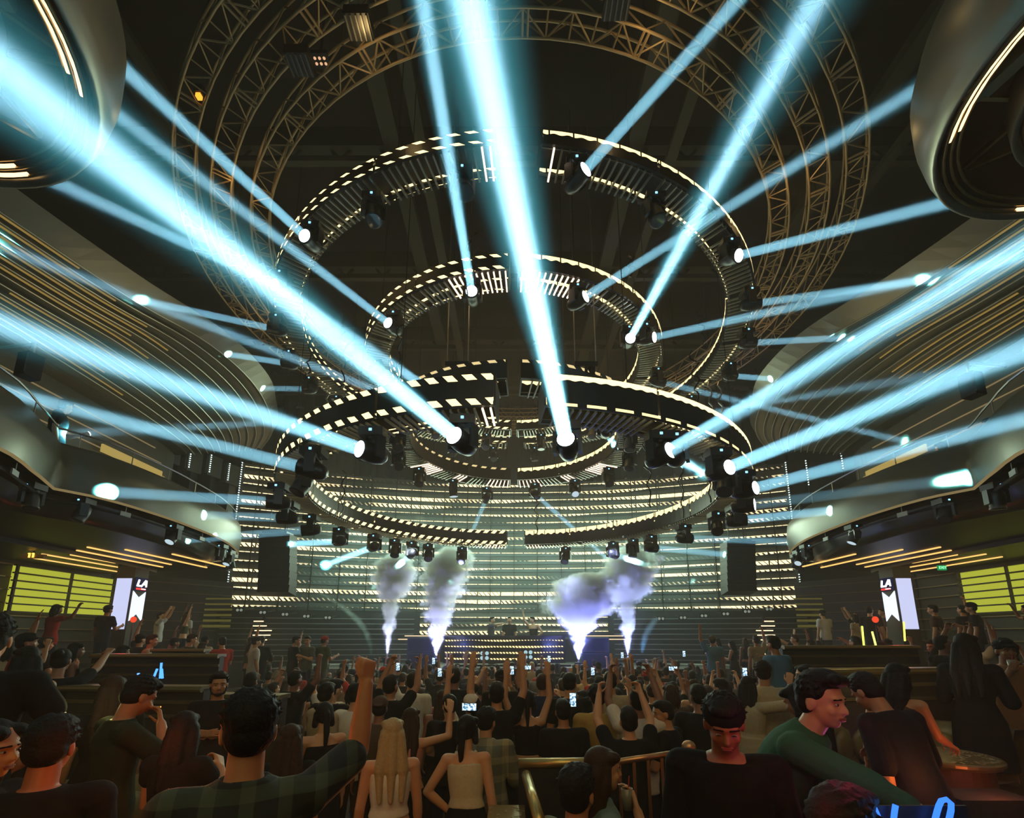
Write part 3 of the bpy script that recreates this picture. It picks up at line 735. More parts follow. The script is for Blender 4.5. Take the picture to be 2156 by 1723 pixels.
def moving_head(p, d, lens, label, group, s=1.0, standing=False):
    r = HP if not HP_used[0] else copy_tree(HP); HP_used[0] = True
    r.location = p; r.scale = (s, s, s); tag(r, label, 'moving head light', group)
    if standing: r.rotation_euler = (pi, 0, 0)
    d = Vector(d).normalized()
    if standing: d = Vector((d.x, -d.y, -d.z))
    pan = atan2(d.y, d.x) - pi / 2
    for ch in r.children:
        if ch.name.startswith('yoke'): ch.rotation_euler = (0, 0, pan)
        if ch.name.startswith('head'):
            ch.rotation_mode = 'QUATERNION'; ch.rotation_quaternion = Vector((0, 0, 1)).rotation_difference(d)
            for l in ch.children:
                l.material_slots[0].link = 'OBJECT'; l.material_slots[0].material = {'on': M_glass, 'off': M_glass_off, 'dim': M_glass_dim}[lens]
    return r
BEAM_E = 160.
def beam_light(p, d, size, spread, power, col=(.37, .72, .95), glow=.6):
    d = Vector(d).normalized()
    for sp, pw, cc in ((spread, power, col), (spread * 3.4, power * glow, (.09, .50, .60))):
        L = bpy.data.lights.new('beam', 'AREA'); L.shape = 'DISK'; L.size = size; L.spread = radians(sp); L.energy = pw; L.color = cc
        o = bpy.data.objects.new('beam', L); C.objects.link(o); o.location = p; o.rotation_euler = d.to_track_quat('-Z', 'Y').to_euler()
FIXED = []                         # where fixtures already hang
zH = {'A': zA0 - .42, 'B': ZC + 4.61 - .42, 'C': ZC + 6.5 - .42, 'D': ZC + 6.88 - .42}
# source pixel, ring, end pixel, distance of the end from the eye, power, spread
BEAMS = [
 ('A', 973, 922, -40, 105, 4.6, 2.9, 2.9), ('A', 1195, 936, 985, -20, 4.0, 3.6, 2.5), ('A', 771, 941, -30, 672, 6.0, 1.5, 2.1),
 ('A', 1388, 955, 2190, 505, 6.0, 1.7, 1.7), ('A', 1516, 986, 2190, 722, 6.5, 1.35, 1.6), ('C', 1250, 752, 1722, -10, 5.6, 1.7, 2.1),
 ('D', 1219, 360, 1562, -10, 8.0, .85, 1.0), ('C', 990, 614, 888, -10, 6.4, 1.1, 1.3), ('D', 637, 497, 255, 140, 8.0, .8, 1.0),
 ('D', 561, 594, 118, 384, 8.5, .6, 1.0), ('C', 816, 682, 390, 352, 8.5, .75, 1.2), ('B', 884, 785, 480, 535, 6.5, .9, 1.6),
 ('D', 546, 686, 297, 632, 0, .6, .9), ('D', 567, 763, 480, 746, 0, .6, .9), ('B', 757, 768, 330, 645, 11., .5, 1.2),
 ('A', 640, 978, 180, 868, 10., .7, 1.2), ('A', 572, 1051, 226, 1036, 0, .55, .9), ('A', 592, 1086, 430, 1085, 0, .3, .8),
 ('C', 1219, 630, 1935, 185, 9.0, .75, 1.0), ('D', 1550, 535, 2020, 420, 8.5, .75, .8), ('C', 1369, 710, 1940, 588, 10., .65, 1.0),
 ('D', 1609, 631, 1944, 590, 0, .6, .9), ('D', 1613, 716, 1770, 712, 0, .5, .8), ('D', 1586, 790, 1622, 798, 0, .4, .8),
 ('A', 1566, 1028, 2170, 880, 8.5, .9, 1.2), ('A', 1564, 1061, 2008, 1010, 0, .16, .8), ('A', 1556, 1092, 1746, 1076, 0, .7, .8),
 ('C', 1408, 801, 1905, 930, 0, .35, .8), ('D', 617, 821, 553, 818, 0, .3, .8), ('A', 655, 1112, 478, 1130, 13., .35, .8),
 ('A', 716, 1136, 613, 1146, 0, .5, .8), ('A', 788, 1148, 686, 1190, 0, .55, .8), ('A', 868, 1162, 838, 1192, 17., .35, .8),
 ('B', 1126, 1040, 1195, 1102, 16.2, .35, .8), ('B', 1022, 1052, 1003, 1100, 16.0, .25, .8), ('A', 1370, 1150, 1526, 1168, 0, .35, .8), ('A', 1290, 1163, 1365, 1192, 17.5, .35, .8),
 ('A', 1440, 1130, 1640, 1140, 15.4, .3, .8), ('B', 1268, 912, 1333, 1000, 0, .35, .8), ('A', 1440, 948, 1480, 996, 0, .25, .8),
 ('D', 640, 905, 300, 905, 12., .3, 1.1), ('D', 1560, 905, 1900, 800, 11., .3, 1.1),
]
names = {'A': 'lowest LED ring', 'B': 'small nested LED ring', 'C': 'smaller upper LED ring', 'D': 'wide upper LED ring'}
BH = []
bpy.context.view_layer.update(); DG = bpy.context.evaluated_depsgraph_get()
for i, (rg, sxp, syp, ex, ey, dist, pw, spr) in enumerate(BEAMS):
    if dist == 0:              # the beam ends on the wall seen at this pixel
        ok, E, _, _, _, _ = SC.ray_cast(DG, Vector((0, 0, ZC)), ray(ex, ey).normalized())
        if not ok: E = at_d(ex, ey, 12.)
    else: E = at_d(ex, ey, dist)
    S = at_z(sxp, syp, zH[rg]); d = (E - S).normalized()
    big = rg in 'A' and syp < 1000
    # keep the fixture under the ring it hangs from
    v = Vector((S.x, S.y - RC.y)); r_ = v.length; _, ro, ri = RINGS[rg]
    rr = min(max(r_, ri + .12), ro - .12); 
    if r_ > .3: S = Vector((v.x / r_ * rr, RC.y + v.y / r_ * rr, zH[rg]))
    d = (E - S).normalized(); phi = atan2(S.x, -(S.y - RC.y))
    FIXED.append((rg, phi)); BH.append((rg, phi))
    s = 1.15 if rg == 'A' else 1.0
    base = Vector((S.x, S.y, RINGS[rg][0] - .125))
    pv = base + Vector((0, 0, -.30 * s))
    E2 = E; d = (E2 - pv).normalized()
    where = '%s, %s' % ('left side' if S.x < 0 else 'right side', 'near arc' if abs(phi) < 1.2 else ('far arc' if abs(phi) > 2.1 else 'outer flank'))
    r = moving_head(base, d, 'on', '', 'moving heads on the ' + names[rg], s)
    r['_phi'] = phi; r['_ring'] = rg; r['_on'] = 1
    lp = pv + d * (.20 * s)
    beam_light(lp, d, (.17 if rg == 'A' else .145) * s, spr * (1. if rg == 'A' else .85), BEAM_E * pw * (1. if rg == 'A' else .72))
# unlit heads fill the rest of each ring's underside
for rg, n in (('A', 26), ('B', 14), ('C', 12), ('D', 22)):
    z, ro, ri = RINGS[rg]
    for k in range(n):
        phi = -pi + 2 * pi * (k + .5) / n
        if any(g == rg and abs((phi - q + pi) % (2 * pi) - pi) * ro < .6 for g, q in BH): continue
        if abs(phi) < .12 or abs(phi) > 3.02: continue
        r = moving_head(rp((ro + ri) / 2, phi, z - .125), (R.uniform(-.4, .4), R.uniform(-.8, .1), -1), 'dim' if (rg == 'B' and abs(phi) > 2.3) else 'off', '', 'moving heads on the ' + names[rg], 1.1 if rg == 'A' else 1.)
        r['_phi'] = phi; r['_ring'] = rg; r['_on'] = 0
hs = [o for o in C.objects if o.get('_ring')]
for rg in 'ABCD':
    for on in (0, 1):
        for half in (-1, 1):
            L = sorted([o for o in hs if o['_ring'] == rg and o['_on'] == on and (o['_phi'] < 0) == (half < 0)], key=lambda o: abs(o['_phi']))
            for k, o in enumerate(L):
                o['label'] = '%s moving head under the %s, %s from the near gap, %s half' % ('beaming' if on else 'unlit', names[rg], ORD[k], 'left' if half < 0 else 'right')
for o in hs:
    for k in ('_phi', '_ring', '_on'): del o[k]
# fixtures under the balcony edges
M_plate = mat('pale_plate', (.35, .37, .34), .5)
for sx in (-1, 1):
    front, nrm = BAL[sx]; side = 'left' if sx < 0 else 'right'
    idx = [19, 24, 27, 36, 46, 50, 53, 58]
    for j, i in enumerate(idx):
        p, n = front[i], nrm[i]; q = Vector(((p.x + n.x * .14) * (1 if sx < 0 else -1), p.y + n.y * .14, ZC + 2.3 - .06))
        moving_head(q, (R.uniform(-.5, .5) - sx * .3, R.uniform(-.6, .2), -.8), 'dim' if j in (3, 5) else 'off', 'moving head clamped under the %s balcony edge, %s counted towards the stage' % (side, ORD[j]), 'moving heads under the %s balcony edge' % side, .8)
    for j, i in enumerate((21, 30, 40, 49)):
        p, n = front[i], nrm[i]; q = Vector(((p.x + n.x * .06) * (1 if sx < 0 else -1), p.y + n.y * .06, ZC + 2.3 - .16)); b = MB(); b.box(q, .02, .2, .08, Matrix.Rotation(atan2(n.y, n.x * (1 if sx < 0 else -1)), 3, 'Z')); b.beam(q, q + Vector((0, 0, .14)), .01, .01)
        tag(b.build('name_plate', M_plate), 'small pale plate under the %s balcony edge, %s counted towards the stage' % (side, ORD[j]), 'plate', 'plates under the %s balcony edge' % side)
# speakers on the balconies
for sx, px, py in ((-1, 62, 772), (1, 2046, 812)):
    p = at_d(px, py, 10.0); side = 'left' if sx < 0 else 'right'; r = empty('hanging_speaker', p); tag(r, 'black loudspeaker hanging on a bracket above the %s balcony' % side, 'speaker')
    b = MB(); b.box(p, .20, .2, .36, Matrix.Rotation(.2 * sx, 3, 'Z')); b.build('cabinet', M_black, r)
    b = MB(); b.box(p + Vector((0, -.11, 0)), .17, .02, .31, Matrix.Rotation(.2 * sx, 3, 'Z')); b.build('grille', mat('grille_dark', (.03, .03, .03), .6), r)
    b = MB(); b.tube([p + Vector((0, 0, .2)), p + Vector((0, 0, .36)), p + Vector((sx * .9, .3, .5))], .025, 6); b.build('bracket', M_steel, r)
for sx in (-1, 1):
    for k in range(4 if sx < 0 else 0):
        px, py = ((352, 955), (398, 975), (440, 985), (478, 1002))[k]
        p = at_y(px, py, 14.6 + k * .55); b = MB(); r = empty('balcony_subwoofer', p); tag(r, 'grey box speaker on the left balcony end, %s counted from the audience side' % ORD[k], 'speaker', 'box speakers on the left balcony end')
        b.box(p, .60, .5, .74, Matrix.Rotation(-.35, 3, 'Z')); b.build('cabinet', mat('box_grey', (.10, .10, .08), .5), r)
        b = MB(); b.box(p + Vector((-.09, -.26, 0)), .50, .03, .62, Matrix.Rotation(-.35, 3, 'Z')); b.build('grille', mat('box_grille', (.06, .06, .05), .5), r)
        b = MB(); b.box(p + Vector((0, 0, -1.0)), .5, .4, 1.3); b.build('pedestal', M_black, r)
        b = MB()
        for m in range(9): b.box(p + Vector((.28, -.36, -.28 + m * .075)), .028, .028, .028)
        b.build('dot_string', emis('dot_white', (.75, 1., .95), 2.2), r)
for k, (px, py) in enumerate(((1700, 960), (1772, 925), (1850, 930))):
    p = at_y(px, py + 40, 15.2 - k * .6); r = empty('dot_light_string', p); tag(r, 'vertical string of white dot lights near the right balcony end, %s from the light wall' % ORD[k], 'light string', 'dot light strings at the right balcony end'); b = MB()
    for m in range(11): b.box(p + Vector((0, 0, -.35 + m * .085)), .028, .028, .028)
    b.build('dot', emis('dot_white', (.75, 1., .95), 2.2), r); b = MB(); b.beam(p + Vector((0, .03, -.9)), p + Vector((0, .03, .62)), .015, .015); b.build('stem', M_black, r)
# curly cables dangling from the rings
for i, (px, py, z, ln) in enumerate(((985, 560, 9.1, 1.2), (1000, 545, 9.0, 1.0), (840, 740, 7.0, .9), (1478, 690, 9.0, .9), (1330, 575, 9.0, .8), (652, 745, 6.9, .8), (725, 755, 6.9, .9), (1465, 800, 6.6, 1.0), (1365, 1000, 5.3, 1.2), (1433, 1010, 5.3, 1.4), (1490, 990, 5.2, 1.1), (1130, 1090, 5.2, 1.0), (722, 1040, 5.3, 1.0))):
    p = at_z(px, py, z); b = MB(); ph = R.uniform(0, 6)
    b.tube([p + Vector((sin(t * .9 + ph) * .07 * (1 - t / 26), cos(t * 1.1 + ph) * .05, -ln * t / 22 + ln / 2)) for t in range(23)], .012, 5)
    o = b.build('cable', M_black); tag(o, 'curly black cable dangling beside the LED rings, %s of thirteen by distance from the camera' % ORD[i] , 'cable', 'cables dangling from the rings')

# black hoist bodies and bright chains above the lowest rings
for k, (px, py, z) in enumerate(((963, 772, ZC + 5.05), (1233, 772, ZC + 5.05))):
    p = at_z(px, py, z); r = empty('chain_hoist', p); tag(r, 'black chain hoist hanging over the small nested ring, %s of the gap' % ('left', 'right')[k], 'hoist')
    b = MB(); b.box(p, .44, .2, .10)
    for dx in (-.14, .0, .14): b.box(p + Vector((dx, 0, -.09)), .06, .12, .12)
    b.build('body', M_black, r)
    for dx in (-.2, .2): b = MB(); b.tube([p + Vector((dx, 0, .05)), p + Vector((dx, 0, 13.3 - p.z))], .012, 5); b.build('chain', M_steel, r)
for k, (px, py, z) in enumerate(((1497, 850, ZC + 4.1), (1518, 850, ZC + 4.1), (688, 880, ZC + 3.7), (722, 860, ZC + 3.8))):
    p = at_z(px, py, z); b = MB(); b.tube([p + Vector((.035 * sin(t * 1.7), .02 * cos(t), -.45 + t * .08)) for t in range(12)], .016, 5); o = b.build('steel_chain', M_steel); tag(o, 'bright loose steel chain above the lowest ring, %s of four from the right' % ORD[(1, 0, 3, 2)[k]], 'chain', 'loose chains above the lowest ring')
# ------------------------------------------------------------------ lamps of the room and added fill lights
def area(p, tgt, size, power, col, spread=pi, size_y=None):
    L = bpy.data.lights.new('lamp', 'AREA'); L.size = size; L.energy = power; L.color = col; L.spread = spread
    if size_y: L.shape = 'RECTANGLE'; L.size_y = size_y
    o = bpy.data.objects.new('lamp', L); C.objects.link(o); o.location = p; o.rotation_euler = (Vector(tgt) - Vector(p)).to_track_quat('-Z', 'Y').to_euler(); return o
def point(p, r, power, col):
    L = bpy.data.lights.new('lamp', 'POINT'); L.shadow_soft_size = r; L.energy = power; L.color = col
    o = bpy.data.objects.new('lamp', L); C.objects.link(o); o.location = p; return o
WARM = (1., .66, .20)
# light the LED wall throws into the room
area((0, 20.2, 5.4), (0, 8, 1.0), 18, 1250, (.68, .95, .70), size_y=5, spread=radians(125))
# LED rings' glow on what hangs near them
for x in (-4.4, 4.4): point((x, 11, 6.6), .4, 22, (.9, .9, .55))
# amber wash on the crowd
area((0, 10.5, 9.4), (0, 9.5, 0), 6, 120, (1., .68, .24), spread=radians(100))
# amber points added just below the trusses to brighten them
for i in range(10):
    a = i * 2 * pi / 10 + .3; point((6.4 * sin(a), 11 - 6.4 * cos(a), zT - .35), .08, 6, (1., .66, .26))
area((0, -1.0, 6.2), (0, 5.5, .8), 6, 30, WARM, spread=radians(90))
# soffit strips
for sx in (-1, 1):
    area((sx * 10.4, 12.4, ZC + 1.9), (sx * 10.4, 12.4, 0), 4.5, 14, WARM, size_y=3.5)
    area((sx * 9.0, 5.0, ZC + 1.9), (sx * 9.0, 5.0, 0), 4, 12, WARM, size_y=5)
    area((sx * 8.8, 9, ZC + 3.3), (sx * 10.0, 9.2, ZC + 5.8), 1.2, 30, (.92, .90, .54), size_y=8, spread=radians(120))  # unseen washer added to brighten the ribbed shell
# ------------------------------------------------------------------ people
M_skin = mat('skin', (.42, .24, .14), .5, noise=.08, nscale=25., objcol=True)
M_cloth = mat('cloth', (.05, .05, .05), .85, spec=.12, noise=.15, nscale=40., objcol=True, bump=.15)
M_hair = mat('hair', (.012, .008, .006), .62, spec=.18, objcol=True, bump=.5, noise=.3, nscale=70.)
M_eye = mat('eye', (.35, .33, .30), .25); M_pupil = mat('pupil', (.01, .008, .006), .2); M_lip = mat('lip', (.28, .07, .05), .45)
def plaid(name, c1, c2, s):
    m = mat(name, c1, .85); nt = m.node_tree; b = nt.nodes['Principled BSDF']; tc = nt.nodes.new('ShaderNodeTexCoord'); sp = nt.nodes.new('ShaderNodeSeparateXYZ'); nt.links.new(tc.outputs['Object'], sp.inputs[0])
    X = NX(nt); f = 0
    a = X.m('LESS_THAN', X.m('FRACT', X.m('MULTIPLY', sp.outputs[0], s)), .38); c = X.m('LESS_THAN', X.m('FRACT', X.m('MULTIPLY', sp.outputs[2], s)), .38)
    w = X.m('MULTIPLY', X.m('ADD', a, c), .5); mx = nt.nodes.new('ShaderNodeMix'); mx.data_type = 'RGBA'; mx.inputs['A'].default_value = (*c1, 1); mx.inputs['B'].default_value = (*c2, 1)
    nt.links.new(w, mx.inputs['Factor']); nt.links.new(mx.outputs['Result'], b.inputs['Base Color']); return m

BLANK = bpy.data.meshes.new('blank'); TMP = bpy.data.objects.new('tmp', BLANK); C.objects.link(TMP)
def fuse(mb, name, m, vox, smooth=3, fac=.5):
    """Melts overlapping volumes into one continuous skin."""
    me = bpy.data.meshes.new('raw'); me.from_pydata(mb.v, [], mb.f); bm = bmesh.new(); bm.from_mesh(me); bmesh.ops.recalc_face_normals(bm, faces=bm.faces); bm.to_mesh(me); bm.free()
    TMP.data = me; TMP.modifiers.clear()
    r = TMP.modifiers.new('r', 'REMESH'); r.mode = 'VOXEL'; r.voxel_size = vox; r.use_smooth_shade = True
    if smooth: s = TMP.modifiers.new('s', 'SMOOTH'); s.factor = fac; s.iterations = smooth
    dg = bpy.context.evaluated_depsgraph_get(); dg.update()
    out = bpy.data.meshes.new_from_object(TMP.evaluated_get(dg)); out.name = name; out.materials.clear(); out.materials.append(m)
    for p in out.polygons: p.use_smooth = True
    TMP.modifiers.clear(); TMP.data = BLANK; bpy.data.meshes.remove(me)
    return out
def cap(mb, a, b, r0, r1, n=12):
    a, b = Vector(a), Vector(b); d = b - a; L = d.length
    if L < 1e-5: mb.ell(a, r0, r0, r0); return
    q = Vector((0, 0, 1)).rotation_difference(d.normalized()).to_matrix().to_4x4(); q.translation = a; pr = []
    for i in range(5): t = -pi / 2 + (pi / 2) * i / 4; pr.append((max(r0 * cos(t), r0 * .03), r0 * sin(t)))
    for i in range(5): t = (pi / 2) * i / 4; pr.append((max(r1 * cos(t), r1 * .03), L + r1 * sin(t)))
    mb.lathe(pr, n, q)
def loft(mb, secs, n=20):      # secs: (centre, right vector, forward vector)
    rows = [[c + a * cos(2 * pi * k / n) + b_ * sin(2 * pi * k / n) for k in range(n)] for c, a, b_ in secs]
    V = [p for r in rows for p in r]; Fc = []
    for i in range(len(rows) - 1):
        for k in range(n): Fc.append((i * n + k, i * n + (k + 1) % n, (i + 1) * n + (k + 1) % n, (i + 1) * n + k))
    Fc.append(tuple(range(n))[::-1]); Fc.append(tuple((len(rows) - 1) * n + k for k in range(n)))
    mb.add(V, Fc)
def hand(mb, w, d, nrm, thumb_side, curl, r=.0085, spread=.10, thumb_in=.5):
    """palm and five bent fingers; d points along the hand, nrm out of the palm, thumb_side towards the thumb."""
    d, nrm = d.normalized(), nrm.normalized(); s = d.cross(nrm).normalized()
    if s.dot(thumb_side) < 0: s = -s
    w = Vector(w)
    for k in (-1, -.33, .33, 1): cap(mb, w + d * .012 + s * k * .018, w + d * .085 + s * k * .028, .0145, .0125, 8)
    L = (.075, .083, .077, .060)
    for j in range(4):
        o = (1 - j / 1.5) ; p = w + d * (.09 if j < 3 else .083) + s * o * .030; f = (d + s * o * spread).normalized(); a = 0
        for seg, q in enumerate((.45, .32, .25)):
            a += curl * (.75, 1., .8)[seg] * (1 + .08 * j); v = f * cos(a) + nrm * sin(a); p2 = p + v * L[j] * q
            cap(mb, p, p2, r * (1.08 - .1 * seg), r * (1. - .1 * seg), 7); p = p2
    if thumb_in > 1:            # thumb folded across the curled fingers
        p = w + d * .035 + s * .032 + nrm * .008; p2 = p + (d * .9 + s * .15 + nrm * .45).normalized() * .042; cap(mb, p, p2, .0135, .012, 7); p3 = p2 + (d * .15 - s * .75 + nrm * .45).normalized() * .034; cap(mb, p2, p3, .0118, .0105, 7); cap(mb, p3, p3 - s * .02, .0105, .009, 7); return
    p = w + d * .025 + s * .030; v = (d * .55 + s * (.85 - thumb_in * .55) + nrm * (.15 + .75 * thumb_in)).normalized(); p2 = p + v * .042; cap(mb, p, p2, .0135, .0115, 7)
    v = (d * .8 + s * (.35 - .6 * thumb_in) + nrm * .35 * (1 + thumb_in)).normalized(); p3 = p2 + v * .034; cap(mb, p2, p3, .0110, .0095, 7); cap(mb, p3, p3 + (v + nrm * .3 * thumb_in).normalized() * .024, .0095, .0085, 7)
V3 = Vector
ARM = {   # upper-arm and forearm directions for the right arm (x right, y forward, z up), finger curl, palm direction
 'down': ((.16, .02, -1), (.08, .22, -1), .35, (-1, .2, 0)), 'up': ((.35, .25, .9), (-.05, .15, 1), .15, (0, 1, .1)), 'fist': ((.45, .30, .75), (-.05, .12, 1), 1.45, (-.4, .9, 0)),
 'half': ((.55, .45, .1), (-.05, .35, .95), .9, (-.3, .9, 0)), 'phone': ((.22, .72, .40), (-.42, .55, .82), .75, (-.8, -.5, .1)), 'phone_hi': ((.25, .62, .78), (-.2, .4, .95), .75, (-.8, -.5, 0)),
 'drink': ((.22, .22, -.9), (-.25, .85, .35), .8, (-.9, .1, 0)), 'cross': ((.22, .28, -.92), (-.95, .42, .12), .4, (0, -1, 0)), 'hip': ((.55, -.12, -.8), (-.55, .35, -.55), .3, (-1, 0, 0)),
 'mouth': ((.12, .62, -.55), (-.56, -.02, .80), .6, (-.3, -.9, 0)), 'point': ((.25, .75, .42), (.05, .8, .55), .5, (0, 0, -1)), 'wide': ((.95, .15, .25), (.55, .3, .85), .2, (0, 1, 0)),
 'low_fwd': ((.15, .62, -.65), (.02, .95, -.12), .5, (-.3, 0, -1)), 'behind': ((.3, -.25, -.9), (-.3, -.3, -.8), .4, (0, 1, 0))}
def person_parts(sp, vox):
    """Builds body, clothing and hair meshes for a posed figure with its feet at the origin, facing +Y."""
    fem = sp.get('fem', False); Hh = sp.get('h', 1.66 if fem else 1.76); k = Hh / 1.75
    lf, ls, tw = sp.get('lean', (0., 0., 0.)); sit = sp.get('sit', False)
    body, top, bot, hair, shoe = MB(), MB(), MB(), MB(), MB()
    pz = (.52 if sit else .935) * k; P = V3((0, 0, pz))
    def RS(t):       # spine rotation, growing from hips to chest
        t = min(max(t, 0), 1)
        return Matrix.Rotation(-tw * t, 3, 'Z') @ Matrix.Rotation(ls * t, 3, 'Y') @ Matrix.Rotation(-lf * t, 3, 'X')
    def sp_pt(z):    # point on the bent spine z above the hips
        n = 8; p = P.copy()
        for i in range(n):
            zz = z * (i + .5) / n
            p += RS((zz + .06) / .22) @ V3((0, 0, z / n))
        return p
    sw = (.168 if fem else .192) * k
    prof = ([(-.10, .10, .085), (-.04, .172, .115), (.02, .176, .118), (.10, .148, .10), (.17, .126, .088), (.25, .140, .098), (.34, .152, .108), (.42, .155, .098), (.475, .130, .075), (.51, .07, .055)] if fem else
            [(-.10, .10, .09), (-.04, .158, .115), (.02, .163, .115), (.10, .150, .105), (.18, .146, .100), (.27, .160, .110), (.36, .175, .116), (.44, .176, .100), (.49, .140, .075), (.525, .07, .06)])
    def torso(mb, g, z0=-9, z1=9, flare=0.):
        S = []
        for z, a, b_ in prof:
            if z < z0 or z > z1: continue
            r = RS((z + .06) / .22); e = g + flare * max(0, .2 - z)
            S.append((sp_pt(z * k), r @ V3(((a + e) * k, 0, 0)), r @ V3((0, (b_ + e) * k, 0))))
        loft(mb, S)
    torso(body, 0)
    RT = RS(1.); N = sp_pt(.50 * k); hp, hy, hr = sp.get('head', (0., 0., 0.))
    RH = RT.lerp(Matrix.Identity(3), .55) if False else (Matrix.Rotation(-tw - hy, 3, 'Z') @ Matrix.Rotation(hr + ls * .3, 3, 'Y') @ Matrix.Rotation(-(lf * .45 + hp), 3, 'X'))
    HC = N + RT @ V3((0, .012, .055)) * k + RH @ V3((0, .022, .125)) * k; hk = k * (.97 if fem else 1.0)
    h = lambda x, y, z: HC + RH @ V3((x, y, z)) * hk
    cap(body, N + RT @ V3((0, -.008, -.05)) * k, h(0, -.015, -.07), (.052 if fem else .060) * k, (.050 if fem else .057) * k)
    hh = [0]
    body.ell(h(0, -.008, .028), .076 * hk, .096 * hk, .094 * hk, RH, 18, 12); body.ell(h(0, .022, -.035), .064 * hk, .070 * hk, .078 * hk, RH, 16, 10); body.ell(h(0, .048, -.085), .034 * hk, .032 * hk, .028 * hk, RH)
    body.ell(h(0, .074, .022), .056 * hk, .022 * hk, .016 * hk, RH); cap(body, h(0, .086, .006), h(0, .104, -.030), .009 * hk, .014 * hk, 8); body.ell(h(0, .092, -.034), .019 * hk, .014 * hk, .010 * hk, RH)
    for s in (-1, 1):
        body.ell(h(s * .078, -.012, -.012), .010 * hk, .022 * hk, .034 * hk, RH, 10, 8); body.ell(h(s * .040, .062, -.030), .022 * hk, .020 * hk, .022 * hk, RH)
    body.ell(h(0, .084, -.062), .024 * hk, .012 * hk, .010 * hk, RH)
    # arms
    ar = .9 if fem else 1.0; wrists = {}
    for s, key in ((1, 'r'), (-1, 'l')):
        a = sp.get(key, 'down'); ua, fa, curl, pn = ARM[a] if isinstance(a, str) else a
        f = lambda v: RT @ V3((v[0] * s, v[1], v[2])).normalized()
        S = sp_pt(.455 * k) + RT @ V3((s * sw, -.005, 0)); u = f(ua); w = f(fa); E = S + u * .285 * k; Wr = E + w * .255 * k
        cap(body, sp_pt(.44 * k) + RT @ V3((s * sw * .55, 0, 0)), S, .07 * k * ar, .060 * k * ar)
        cap(body, S, E, .056 * k * ar, .042 * k * ar); cap(body, E, E + w * .09 * k, .043 * k * ar, .043 * k * ar); cap(body, E + w * .07 * k, Wr, .043 * k * ar, .029 * k * ar)
        hand(body, Wr, w, f(pn), RT @ V3((-s, .3, 0)) if u.z < 0.2 else RT @ V3((-s, -.1, 0)), curl, r=.0098 if vox > .009 else .0085, thumb_in=1.35 if curl > 1.2 else .5)
        wrists[key] = (Wr, w, f(pn))
        sl = sp.get('sleeve', .55); g = .014 * k
        if sl > 0:
            cap(top, sp_pt(.44 * k) + RT @ V3((s * sw * .5, 0, 0)), S, .07 * k * ar + g, .062 * k * ar + g)
            cap(top, S, S + u * .285 * k * min(sl, 1), .058 * k * ar + g, .052 * k * ar + g * 1.3)
            if sl > 1: cap(top, E, E + w * .25 * k * min(sl - 1, 1.), .047 * k * ar + g, .036 * k * ar + g)
    # legs
    st = sp.get('stance', .10); stp = sp.get('step', 0.)
    for s in (-1, 1):
        Hp = P + V3((s * .088 * k, 0, -.03 * k))
        if sit: Kn = Hp + V3((s * .05, .42, .02)) * k; An = Kn + V3((0, .04, -.40)) * k
        else:
            An = V3((s * (.088 + st * .5) * k, s * stp * k, .085 * k)); Kn = (Hp + An) / 2 + V3((s * .01, .025, .02)) * k
        tr = 1.06 if fem else 1.
        cap(body, Hp, Kn, .080 * k * tr, .054 * k); cap(body, Kn, Kn.lerp(An, .4), .053 * k, .054 * k); cap(body, Kn.lerp(An, .3), An, .055 * k, .036 * k)
        cap(body, An + V3((0, -.02, -.03)) * k, An + V3((0, .13, -.055)) * k, .036 * k, .028 * k)
        bt = sp.get('bottom', 'pants')
        if bt == 'pants':
            cap(bot, Hp, Kn, .092 * k * tr, .068 * k); cap(bot, Kn, An + V3((0, 0, .01)), .068 * k, .054 * k)
        elif bt == 'shorts': cap(bot, Hp, Hp.lerp(Kn, .8), .094 * k * tr, .085 * k)
        cap(shoe, An + V3((0, -.03, -.045)) * k, An + V3((0, .15, -.052)) * k, .042 * k, .036 * k); cap(shoe, An + V3((0, -.025, -.02)) * k, An + V3((0, -.02, .01)) * k, .045 * k, .045 * k)
    bt = sp.get('bottom', 'pants')
    if bt in ('pants', 'shorts'): torso(bot, .012, -.2, .05)
    if bt == 'skirt':
        S = [(P + V3((0, 0, z)) * k, V3((a * k, 0, 0)), V3((0, b_ * k, 0))) for z, a, b_ in ((.12, .14, .10), (0, .19, .14), (-.2, .205, .165), (-.36, .215, .185), (-.37, .18, .15), (-.1, .12, .1))]
        loft(bot, S)
    kind = sp.get('top', 'tee')
    if kind == 'tee': torso(top, .016, -.13, .53, .03); loft(top, [(sp_pt(z * k), RS(1 if z > .2 else (z + .06) / .22) @ V3((a * k, 0, 0)), RS(1 if z > .2 else (z + .06) / .22) @ V3((0, b_ * k, 0))) for z, a, b_ in ((-.14, .185 if fem else .178, .135), (-.02, .19 if fem else .18, .136), (.1, .17, .12))])
    elif kind == 'crop': torso(top, .012, .16, .46)
    elif kind == 'tank':
        torso(top, .010, .05, .43)
        for s in (-1, 1): cap(top, sp_pt(.42 * k) + RT @ V3((s * .085, .06, 0)) * k, sp_pt(.50 * k) + RT @ V3((s * .085, -.0, .005)) * k, .018 * k, .018 * k); cap(top, sp_pt(.50 * k) + RT @ V3((s * .085, 0, .005)) * k, sp_pt(.40 * k) + RT @ V3((s * .085, -.075, 0)) * k, .018 * k, .018 * k)
    elif kind == 'dress':
        torso(top, .012, -.2, .45); L = sp.get('dress_len', .45)
        S = [(P + V3((0, 0, z)) * k, V3((a * k, 0, 0)), V3((0, b_ * k, 0))) for z, a, b_ in ((.12, .15, .11), (0, .195, .14), (-L * .5, .21, .17), (-L, .22, .19), (-L - .01, .18, .15), (-.05, .12, .1))]
